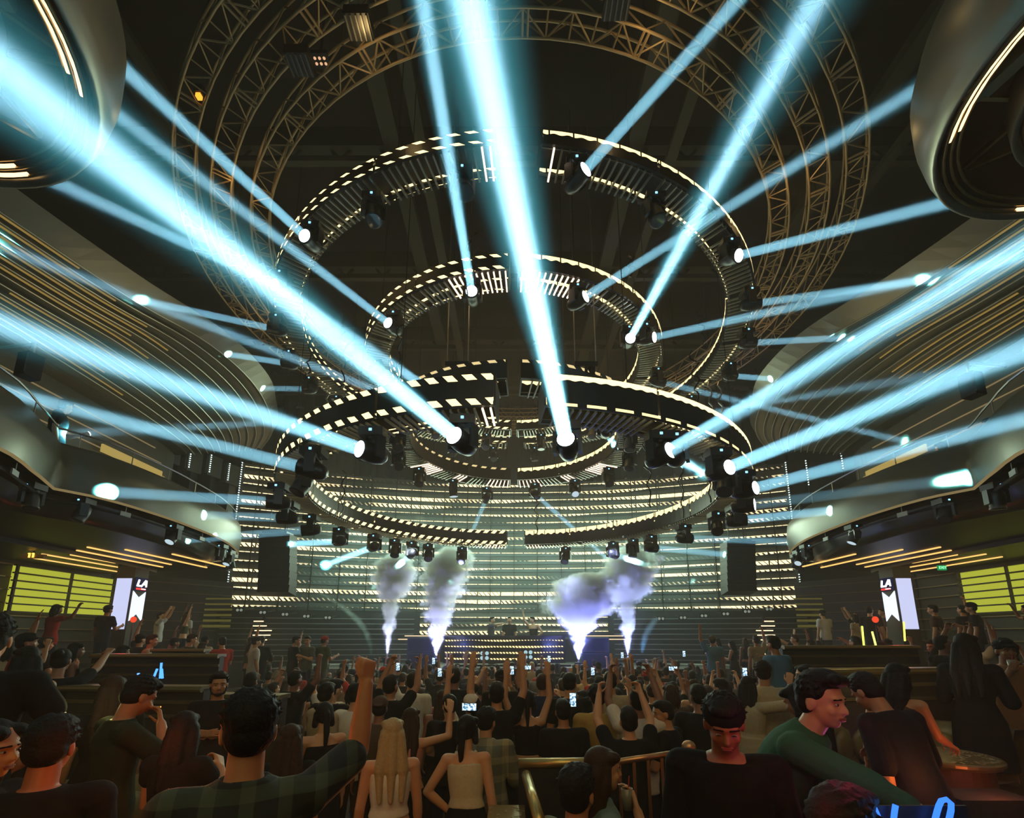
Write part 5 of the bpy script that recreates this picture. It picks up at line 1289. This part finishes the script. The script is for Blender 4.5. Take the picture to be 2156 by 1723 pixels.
# added teal fill light for the haze and backing of the light wall
area((0, 16.6, 6.6), (0, 20, 5.2), 15, 420, (.50, .98, .78), size_y=3, spread=radians(130))
# ------------------------------------------------------------------ booths, ledges and rails near the camera
def rail(pts, r, m, name, label, posts=(), z0=.6, pr=.012, cat='railing', n=10):
    root = empty(name, pts[0]); tag(root, label, cat); b = MB(); b.tube(pts, r, n); b.build('handrail', m, root, True)
    for p in posts: b = MB(); b.tube([p, (p[0], p[1], z0)], pr, 6); b.build('post', m, root)
    return root
M_bar = mat('gold_rail', (.50, .36, .12), .3, metal=.8)
a, c = at_y(1092, 1603, 3.75), at_y(1298, 1600, 3.75)
r = empty('booth_partition', (a.x, 3.8, .6)); tag(r, 'black booth partition topped by a thick gold rail in the centre foreground', 'partition')
b = MB(); b.box(((a.x + c.x) / 2, 3.83, (a.z + .3) / 2 - .02), c.x - a.x, .08, a.z - .36); b.build('panel', M_dark, r)
b = MB(); b.tube([(a.x, 3.8, a.z - .03), (c.x, 3.8, c.z - .03)], .036, 10); b.build('rail', M_bar, r, True)
b = MB(); p0, p1 = at_z(1108, 1632, a.z - .08), at_z(1136, 1730, a.z - .10); b.tube([p0, p1], .035, 10); b.build('side_rail', M_bar, r, True)
r = empty('counter', (-.04, 3.0, .6)); tag(r, 'narrow dark counter strewn with paper scraps beside the gold rail', 'counter')
q0, q1 = at_z(1046, 1640, 1.36), at_z(1108, 1720, 1.36)
b = MB(); b.box(((q0.x + q1.x) / 2 - .02, 3.1, 1.31), .26, 1.3, .06); b.build('worktop', M_ledge, r); b = MB(); b.box(((q0.x + q1.x) / 2 - .02, 3.1, .94), .2, 1.2, .68); b.build('cabinet', M_dark, r)
b = MB()
for i in range(90):
    Q = Matrix.Rotation(R.uniform(0, 6), 3, 'Z'); b.box(((q0.x + q1.x) / 2 - .02 + R.uniform(-.12, .12), 3.1 + R.uniform(-.6, .6), 1.343), R.uniform(.012, .04), R.uniform(.006, .012), .002, Q)
tag(b.build('confetti', M_confetti), 'paper scraps scattered on the narrow counter', 'confetti', None, 'stuff')
g0, g1 = at_y(1304, 1604, 3.72), at_y(1448, 1582, 3.95)
ps = [g0.lerp(g1, t) for t in (.0, .20, .40, .6, .8, 1.)]
rr = rail([g0, g1], .022, mat('copper_rail', (.55, .30, .14), .32, metal=.85), 'railing', 'copper-coloured stair railing with slim balusters, right of the gold rail', [(p.x, p.y, p.z) for p in ps], .6, .013)
b = MB(); b.ell(g1 + Vector((.01, 0, .03)), .055, .055, .05); b.build('finial', mat('copper_rail', (.5, .3, .1)), rr, True)
def partition(x0, y0, x1, y1, z, hgt, label):
    r = empty('booth_ledge', ((x0 + x1) / 2, (y0 + y1) / 2, z - hgt)); tag(r, label, 'partition', 'bronze-edged booth partitions')
    b = MB(); b.beam((x0, y0, z - .02), (x1, y1, z - .02), .20, .045); b.tube([(x0, y0 - .09, z - .03), (x1, y1 - .09, z - .03)], .03, 8); b.build('top_ledge', M_ledge, r)
    b = MB(); b.beam((x0, y0, z - hgt / 2), (x1, y1, z - hgt / 2), .10, hgt - .06); b.build('panel', M_wall, r)
    b = MB(); b.beam((x0, y0 - .06, z - .16), (x1, y1 - .06, z - .16), .02, .035); b.beam((x0, y0 - .06, z - .30), (x1, y1 - .06, z - .30), .02, .03); b.build('moulding', M_ledge, r)
partition(-4.9, 5.3, -3.25, 5.2, 2.03, 1.45, 'bronze-edged booth partition left of the floor, behind the dark-vested smoker')
partition(-3.1, 5.15, -2.35, 5.05, 1.96, 1.4, 'short bronze-edged booth partition behind the moustached person with crossed arms')
partition(-6.4, 7.4, -4.4, 7.3, 2.28, 1.5, 'bronze-edged partition on the left terrace under the glowing sign column')
partition(3.1, 5.0, 4.9, 5.2, 2.22, 1.3, 'bronze-edged booth partition right of the floor, behind the person in tank top')
partition(4.2, 7.6, 6.4, 7.7, 2.4, 1.6, 'bronze-edged partition on the right terrace under the glowing sign column')
partition(-7.0, 9.4, -5.9, 9.3, 2.3, 1.5, 'small bronze-edged partition far back on the left terrace')
def sofa(cx, cy, z, rad, a0, a1, label):
    r = empty('booth_sofa', (cx, cy, z)); tag(r, label, 'sofa', 'curved leather booth sofas'); n = 16
    fs = [a0 + (a1 - a0) * i / n for i in range(n + 1)]; P_ = lambda rr, f, h: Vector((cx + rr * cos(f), cy + rr * sin(f), z + h))
    b = MB(); b.grid([[P_(rad - .55, f, .0) for f in fs], [P_(rad - .55, f, .38) for f in fs], [P_(rad - .50, f, .45) for f in fs], [P_(rad - .05, f, .46) for f in fs], [P_(rad, f, .42) for f in fs], [P_(rad, f, 0) for f in fs]]); b.build('seat', M_leather, r, True)
    b = MB(); b.grid([[P_(rad - .04, f, .42) for f in fs], [P_(rad - .02, f, .78) for f in fs], [P_(rad + .03, f, .88) for f in fs], [P_(rad + .13, f, .88) for f in fs], [P_(rad + .18, f, .78) for f in fs], [P_(rad + .18, f, 0) for f in fs]]); b.build('backrest', M_leather, r, True)
    b = MB()
    for k in range(5): f = a0 + (a1 - a0) * (k + .5) / 5; b.ell(P_(rad - .06, f, .64), .05, .16, .16, Matrix.Rotation(f, 3, 'Z'))
    b.build('cushion_roll', M_leather, r, True)
sofa(-2.75, 3.0, .6, .95, .6, 2.9, 'curved olive leather booth sofa on the left, behind the dark-vested smoker')
sofa(3.62, 4.25, .85, .80, .2, 2.4, 'curved olive leather booth sofa on the right, strewn with paper scraps')
sofa(-4.2, 6.4, .6, .9, .3, 2.6, 'curved leather booth sofa further back on the left terrace')
for i, (x, y, z, rad, lb) in enumerate(((-2.35, 2.75, 1.02, .33, 'round bronze-rimmed table beside the left booth sofa'), (3.45, 4.02, 1.62, .33, 'round bronze-rimmed table covered in paper scraps beside the right booth sofa'), (4.0, 5.9, 1.75, .42, 'round bronze-rimmed table with an ice bucket on the right terrace'))):
    r = empty('round_table', (x, y, .6 if i == 0 else .85)); tag(r, lb, 'table', 'round booth tables'); T_ = Matrix.Translation((x, y, 0))
    b = MB(); b.lathe([(rad, z - .05), (rad + .012, z - .03), (rad + .012, z - .012), (rad, z), (.01, z)], 32, T_); b.build('tabletop', M_ledge, r)
    b = MB(); b.lathe([(.20 if i != 1 else .29, .6 if i == 0 else .85), (.18 if i != 1 else .27, z - .06)], 28, T_); b.build('drum_base', mat('amber_base', (.10, .045, .018), .4), r)
b = MB()
for i in range(160):
    a_, q = R.uniform(0, 6.3), sqrt(R.uniform(0, 1)) * .31; b.box((3.45 + q * cos(a_), 4.02 + q * sin(a_), 1.623), R.uniform(.012, .04), R.uniform(.006, .014), .002, Matrix.Rotation(R.uniform(0, 6), 3, 'Z'))
for i in range(260): b.box((R.uniform(2.9, 5.6), R.uniform(3.65, 4.7), .853), R.uniform(.015, .05), R.uniform(.008, .016), .002, Matrix.Rotation(R.uniform(0, 6), 3, 'Z'))
tag(b.build('confetti', M_confetti), 'paper scraps scattered over the right booth table and carpet', 'confetti', None, 'stuff')
r = empty('ice_bucket', (4.0, 5.85, 1.75)); tag(r, 'small pale ice bucket on the right terrace table', 'bucket'); b = MB(); b.lathe([(.08, 0), (.11, .2), (.115, .21), (.10, .21), (.075, .02)], 20, Matrix.Translation((4.0, 5.85, 1.752))); b.build('pail', mat('pail', (.35, .33, .2), .4, metal=.5), r, True)
b = MB(); b.tube([Vector((4.0 + .11 * cos(t), 5.85, 1.95 + .03 * sin(t))) for t in [pi * i / 8 for i in range(9)]], .006, 5); b.build('handle', M_steel, r)
# steps at the lower right corner with coloured light on their faces
r = empty('carpet_steps', (3.15, 2.5, .6)); tag(r, 'short flight of dark steps with violet-lit edges at the lower right corner', 'steps')
for k in range(4):
    b = MB(); b.box((3.22, 2.75 + k * .26, .6 + .16 * (k + .5)), .5, .26, .16 * (k + 1) if False else .16 * (k + .99)); b.build('step', M_carpet, r)
    b = MB(); b.box((3.22, 2.615 + k * .26, .6 + .16 * (k + 1) - .03), .5, .01, .03); b.build('edge_glow', emis('violet_edge', (.25, .12, .75), .5), r)
# neon tube letters at the bottom right
p = at_d(1925, 1716, 2.35); r = empty('neon_sign', p); tag(r, 'bright blue neon tube letters at the bottom edge near the reaching hand', 'neon sign'); M_neon = emis('neon_blue', (.035, .17, 1.), 1.9)
u = .0024; q = lambda x, y: Vector((p.x + (x - 1925) * u, p.y, p.z - (y - 1716) * u))
for nm, pts in (('letter', [(1868, 1706), (1884, 1745), (1900, 1703)]), ('letter', [(1948, 1735), (1966, 1699), (1978, 1697), (1980, 1708), (1962, 1748)])):
    b = MB(); b.tube(smooth_path([q(*t) for t in pts], 14), .009, 8); b.build(nm, M_neon, r, True)
b = MB(); b.box((p.x, p.y + .03, p.z - .08), .42, .01, .2); b.build('backing', M_black, r)
point((p.x, p.y - .15, p.z + .05), .05, 1.1, (.12, .35, 1.))
# more glowing bits among the guests
for k, (px, py, Y, ang, colr, lb) in enumerate(((1817, 1340, 8.2, .05, (.7, 1., .1), 'upright lime glow stick held up among the right terrace guests'), (1842, 1352, 8.0, -.12, (.9, 1., .15), 'tilted yellow-green glow stick right of the upright lime one'), (1904, 1330, 8.6, .1, (.85, 1., .1), 'short yellow glow stick by the dark-coated right terrace guests'), (289, 1436, 5.9, .0, (.1, .3, 1.), 'thin blue glow stick on the left booth ledge'))):
    p = at_y(px, py, Y); b = MB(); d = Vector((sin(ang), 0, cos(ang))) * (.17 if k < 3 else .10); b.tube([p - d, p + d], .014, 8); r = empty('glow_stick', p); tag(r, lb, 'glow stick'); b.build('tube', emis('glow_%d' % k, colr, 2.6), r); b = MB(); b.tube([p - d * 1.12, p - d], .016, 8); b.build('grip', M_black, r)
p = at_y(335, 1418, 5.8); r = empty('bottle_light', p); tag(r, 'cluster of electric-blue glowing prongs on the left terrace table', 'lamp')
for dx, dz in ((-.06, .0), (0.02, .07), (.05, .0)): b = MB(); b.tube([p + Vector((dx, 0, -.06)), p + Vector((dx * .5, 0, .05 + dz))], .012, 6); b.build('prong', emis('prong_blue', (.05, .22, 1.), 3.), r)
point(p + Vector((0, -.2, .2)), .05, .8, (.1, .25, 1.))
p = at_y(1704, 1393, 8.0); r = empty('sparkler', p); tag(r, 'bright white bottle sparkler flaring in the crowd right of centre', 'sparkler'); b = MB(); b.ell(p, .03, .03, .035); b.build('flame', emis('spark', (1., .85, .65), 8.), r)
for k in range(9): b = MB(); a_ = k * .7; b.tube([p, p + Vector((cos(a_) * .11, 0, sin(a_) * .11))], .003, 4); b.build('spark', emis('spark_ray', (1., .6, .3), 2.), r)
b = MB(); b.lathe([(.035, -.32), (.035, -.12), (.014, -.06), (.012, -.01)], 12, Matrix.Translation(p)); b.build('bottle', mat('bottle_glass', (.2, .14, .05), .15), r); point(p + Vector((0, -.12, .02)), .03, 3.0, (1., .75, .5))
# added red balls and points stand for red-lit heads near the columns
for k, (px, py, Y) in enumerate(((281, 1305, 9.5), (1843, 1305, 9.0), (1030, 1700, 2.6))[:2]):
    p = at_y(px, py, Y); r = empty('red_glow_ball', p); tag(r, 'glowing red lantern ball in front of the %s sign column' % ('left', 'right')[k], 'lamp'); b = MB(); b.ell(p, .055, .055, .06); b.build('globe', emis('red_ball_glow', (1., .08, .03), 1.0), r, True)
    b = MB(); b.tube([p + Vector((0, 0, -.1)), (p.x, p.y, 1.6 if p.z > 2 else .8)], .012, 6); b.build('stand', M_black, r); point(p + Vector((.1, -.3, -.05)), .08, 5., (1., .06, .02))

# ------------------------------------------------------------------ the people closest to the camera
V_FRONT = .0078; PL = {}
def crown(key): HC, RH = PROTO[key][2]; return HC + RH @ Vector((0, 0, .128))
def front(key, spec, px, py, Y, floor, yaw, label, vox=V_FRONT, **kw):
    make_person(key, spec, vox); c = crown(key); top_ = at_y(px, py, Y); yaw += atan2(-top_.x, Y)      # yaw is told against the line of sight
    s = (top_.z - floor) / c.z
    off = Matrix.Rotation(yaw, 3, 'Z') @ Vector((c.x, c.y, 0)) * s
    loc = Vector((top_.x - off.x, Y - off.y, floor)); SPOTS.append((loc.x, loc.y))
    PL[key] = (loc, yaw, s); o = put(key, loc, yaw, label, None, s=s, **kw); return o, loc, s
DK = lin((150, 96, 60)); MD = lin((186, 128, 86)); LT = lin((205, 150, 110))
o, loc, s1 = front('p_fist', dict(top='jacket', sleeve=.8, r=((.62, .62, .30), (.07, .05, 1), 1.5, (-.5, .8, 0)), l=((-.1, .5, -.8), (.3, .8, .3), .5, (0, 0, 1)), hair='short', head=(-.02, -.1, 0), h=1.78), 533, 1456, 1.72, .6, -.05,
      'person in dark green plaid shirt from behind, raising a clenched fist high', skin=MD, top=OLIVE)
for c_ in o.children:
    if c_.name.startswith('top'): c_.material_slots[0].link = 'OBJECT'; c_.material_slots[0].material = plaid('plaid_dark', (.010, .012, .007), (.06, .075, .035), 9.)
front('p_cap', dict(top='jacket', sleeve=1.9, cap='back', open=True, face=1, hair='short', head=(.42, 0, 0), r='down', l='down', h=1.76), 1522, 1470, 2.15, .6, pi + .08, 'person in black cap and open black jacket looking down, facing the camera', skin=DK, top=(.006, .006, .006))
front('p_green', dict(top='jacket', sleeve=1.45, face=1, hair='quiff', lean=(.55, .0, 0), head=(-.15, .35, 0), r=((.12, .92, .16), (.0, 1., .14), .5, (-.2, 0, -1)), l='down', h=1.78), 1728, 1418, 2.45, .6, -1.7, 'person in green overshirt leaning right and reaching down towards the neon letters', skin=LT, top=(.03, .095, .05))
front('p_smoke', dict(top='tee', sleeve=.95, hair='short', face=1, head=(.45, -.15, 0), r='mouth', l='drink', h=1.76), 318, 1428, 3.3, .6, -1.25, 'person in dark green vest and black sleeves smoking in profile, left foreground', skin=MD, top=(.02, .026, .012))
front('p_bob', dict(fem=True, sleeve=.3, hair='long', r=((.5, .3, -.8), (-.55, .5, .65), .8, (-.6, 0, -.4)), l='cross', head=(.1, -.6, 0), h=1.6, face=1), 392, 1492, 3.0, .6, -.6, 'long black-haired person with bare bent arm beside the smoker', skin=LT)
front('p_edge_face', dict(fem=True, hair='long', face=1, head=(.05, 0, 0), h=1.62), 2, 1508, 2.0, .6, -2.35, 'person whose face is cut by the left edge, looking right', skin=LT)
front('p_backhead', dict(hair='short', head=(.1, .2, 0), h=1.75), 122, 1508, 2.05, .6, -.15, 'dark-haired person from behind in the lower left corner', skin=DK)
front('p_bigtee', dict(hair='bun', fem=True, sleeve=.6, r='point', l='drink', h=1.68), 134, 1364, 5.3, .57, -.3, 'person in wide black tee with hair bun stretching out an arm on the left', skin=MD)
front('p_longleft', dict(fem=True, hair='xlong', top='tank', sleeve=0, h=1.66), 62, 1358, 4.6, .57, .1, 'person with very long dark hair near the left edge, from behind', skin=MD)
front('p_leftedge', dict(hair='short', l='down', r='hip', h=1.85), -12, 1296, 2.9, .6, -.2, 'tall person in black tee cut by the left edge, one forearm bare', skin=LT)
front('p_longmid', dict(fem=True, hair='xlong', top='dress', sleeve=.4, bottom='none', dress_len=.5, h=1.68), 242, 1420, 3.85, .57, .15, 'slim person with very long brown hair and black dress behind the smoker', skin=MD, hair=HBRN)
front('p_crossed', dict(face='beard', hair='short', r='cross', l='cross', top='tee', sleeve=.9, h=1.74, head=(0, -.3, 0)), 464, 1416, 4.85, .57, pi - .25, 'moustached person in black with crossed arms facing the camera', skin=MD)
front('p_blond', dict(fem=True, hair='xlong', top='tank', sleeve=0, r='down', l='down', h=1.64), 828, 1508, 3.75, .3, .05, 'blonde long-haired person in white top from behind, centre left', skin=LT, hair=HBLD, top=WHITE)
front('p_openback', dict(fem=True, hair='pony', top='crop', sleeve=0, bottom='skirt', h=1.64, l='drink'), 684, 1475, 4.6, .3, .25, 'dark-haired person with bare back and skirt left of the raised forearm', skin=LT)
front('p_longdark', dict(fem=True, hair='xlong', sleeve=.4, h=1.62), 614, 1520, 3.75, .3, -.1, 'person with long dark brown hair just right of the fist raiser\'s head', skin=MD, hair=HBRN)
front('p_halter', dict(fem=True, hair='pony', top='tank', sleeve=0, lean=(.18, -.10, 0), r='down', l='hip', bottom='skirt', h=1.64), 985, 1502, 4.05, .3, -.35, 'person with black ponytail and white halter top leaning on the counter', skin=LT, top=CREAM)
o, loc, s_ = front('p_plaidjacket', dict(top='jacket', sleeve=1.9, hair='short', lean=(.22, -.05, 0), head=(0, .3, 0), l='drink', r='drink', h=1.76), 1026, 1490, 4.4, .3, -.1, 'person in pale plaid jacket from behind, left end of the gold rail', skin=MD, top=TAN)
for c_ in o.children:
    if c_.name.startswith('top'): c_.material_slots[0].link = 'OBJECT'; c_.material_slots[0].material = plaid('plaid_pale', (.10, .10, .06), (.30, .25, .13), 7.)
front('p_pink', dict(fem=True, hair='xlong', top='tank', sleeve=0, r='half', h=1.62), 866, 1487, 4.8, .3, -.3, 'long brown-haired person in salmon top lifting a hand beside the blonde', skin=LT, top=(.5, .2, .13), hair=HBRN)
front('p_seatman', dict(sit=True, hair='short', top='jacket', sleeve=1.9, r='drink', l='drink', h=1.74, head=(-.1, -.4, 0)), 1212, 1612, 2.9, .3, -.8, 'seated person in pale shirt with back turned beside the gold rail', skin=MD, top=(.22, .22, .14))
front('p_seatwoman', dict(sit=True, fem=True, hair='long', top='jacket', sleeve=1.5, r='mouth', l='drink', h=1.66, face=1), 1268, 1568, 3.1, .44, -1.2, 'seated brown-haired person in pale blue shirt sipping a drink by the copper railing', skin=LT, top=(.16, .24, .22), hair=HBRN)
b = MB(); b.box((.5, 2.98, .68), 1.1, .45, .16); tag(b.build('bench', M_leather), 'dark upholstered bench under the seated pair by the gold rail', 'bench')
front('p_bend', dict(hair='short', lean=(.34, 0, 0), head=(.45, 0, 0), r='drink', l='down', sleeve=.9, h=1.76), 1800, 1424, 3.55, .6, .9, 'person in black bending forward, head down, behind the green overshirt', skin=MD)
front('p_tank', dict(fem=True, hair='long', top='tank', sleeve=0, lean=(.25, .05, 0), r='low_fwd', l='down', h=1.66), 1886, 1394, 3.8, .85, -.35, 'dark-haired person in bronze strappy top from behind, reaching to the round table', skin=LT, top=BROWN)
front('p_dress', dict(fem=True, hair='xlong', top='dress', sleeve=1.6, bottom='none', dress_len=.40, l='drink', r='drink', step=.12, h=1.72), 2028, 1332, 4.6, .85, -.2, 'tall person in long black dress with bare legs and cream heels, right foreground', skin=LT, shoes=CREAM)
front('p_orange', dict(cap='front', face=1, hair='short', r='mouth', l='down', h=1.78, sleeve=.9), 2112, 1346, 5.1, .85, pi + .5, 'person in tan orange shirt and black cap sipping through a straw at the right edge', skin=DK, top=(.36, .17, .07))
front('p_cream', dict(hair='short', top='jacket', sleeve=1.7, h=1.84), 1604, 1394, 6.2, .3, .12, 'tall person in long cream shirt from behind, above the black cap', skin=MD, top=CREAM)
front('p_creamwoman', dict(fem=True, hair='long', sleeve=1.4, top='jacket', r='half', h=1.68), 1574, 1422, 6.0, .3, -.5, 'person in cream top holding on to the tall cream shirt', skin=LT, top=CREAM)
front('p_lookdown', dict(hair='bob', fem=True, sleeve=.9, head=(.4, 0, 0), h=1.7), 1660, 1440, 4.1, .3, 1.1, 'person in black with a dark bowl haircut looking down, left of the green overshirt', skin=MD)
front('p_whiteprof', dict(fem=True, hair='long', face=1, sleeve=.7, h=1.72), 1692, 1398, 6.0, .3, 1.9, 'person in white tee in profile facing left, above the green overshirt', skin=LT, top=WHITE)
front('p_lowhead', dict(hair='short', h=1.7, sit=True), 1772, 1655, 1.7, .6 - .02, -.6, 'dark crown of a seated person at the bottom edge under the green sleeve', skin=MD)
# smoking things and drinks
def tumbler(key, side, label):
    h_, d_, n_ = hand_at(key, PL[key][0], PL[key][1], side, PL[key][2], .06, .035); r = empty('drink_glass', h_); tag(r, label, 'glass')
    b = MB(); b.lathe([(.028, -.06), (.036, .06), (.033, .06), (.026, -.052)], 16, Matrix.Translation(h_)); b.build('tumbler', mat('cup_plastic', (.25, .25, .22), .1), r, True)
    b = MB(); b.tube([h_ + Vector((0, 0, -.04)), h_ + Vector((.015, -.01, .13))], .004, 6); b.build('straw', mat('straw_red', (.5, .05, .04), .5), r)
tumbler('p_orange', 'r', 'plastic cup with red straw held by the tan-orange shirted person'); tumbler('p_seatwoman', 'r', 'plastic cup with straw held by the seated brown-haired person')
tumbler('p_dress', 'l', 'plastic cup held by the person in long black dress')
h_, d_, n_ = hand_at('p_smoke', PL['p_smoke'][0], PL['p_smoke'][1], 'r', PL['p_smoke'][2], .13, .03)
r = empty('cigarette', h_); tag(r, 'thin white cigarette between the fingers of the dark-vested smoker', 'cigarette'); e_ = (Matrix.Rotation(PL['p_smoke'][1], 3, 'Z') @ Vector((0, 1, -.15))).normalized()
b = MB(); b.tube([h_ - e_ * .04, h_ + e_ * .04], .004, 6); b.build('paper', mat('paper_white', (.7, .68, .6), .8), r); b = MB(); b.ell(h_ + e_ * .043, .0045, .0045, .0045); b.build('ember', emis('ember', (1., .25, .05), 3.), r)
# coloured points added to tint nearby figures; no lamps on the tables
point(at_y(395, 1545, 2.05), .05, 2.2, (1., .10, .04)); point(at_y(430, 1618, 2.1), .03, .6, (1., .35, .08)); point(at_y(1810, 1520, 1.75), .06, 2.2, (1., .06, .16)); point(at_y(1650, 1640, 1.6), .05, 1.0, (1., .08, .05))
point(at_y(240, 1700, 2.4), .05, 1.6, (1., .32, .06)); point(at_y(1960, 1640, 3.0), .06, 2.4, (1., .28, .06)); point(at_y(1880, 1640, 2.6), .05, 1.2, (.75, .1, .6)); point(at_y(760, 1690, 2.2), .06, 2.0, (1., .30, .08))
point(at_y(15, 1640, 1.7), .05, .8, (1., .25, .06)); point(at_y(150, 1690, 1.5), .05, .3, (1., .25, .06)); point(at_y(2100, 1640, 3.4), .05, 2.0, (1., .2, .08))

point(at_y(1975, 1660, 4.0), .05, 1.6, (1., .30, .07)); point(at_y(215, 1470, 3.4), .05, 2.0, (.9, .8, .25)); point(at_y(1945, 1440, 4.5), .05, 1.5, (.9, .75, .3)); point(at_y(300, 1560, 2.7), .05, 1.0, (1., .10, .03))  # more added points, the first to light the legs behind the round table
bpy.data.objects.remove(TMP)
SC.view_settings.view_transform = 'Standard'; SC.view_settings.look = 'None'; SC.view_settings.exposure = 0.; SC.view_settings.gamma = 1.; SC.view_settings.use_curve_mapping = False
cy = SC.cycles
cy.max_bounces = 4; cy.diffuse_bounces = 2; cy.glossy_bounces = 2; cy.transmission_bounces = 2; cy.volume_bounces = 0; cy.transparent_max_bounces = 4
cy.caustics_reflective = False; cy.caustics_refractive = False; cy.sample_clamp_indirect = 3.; cy.use_denoising = True
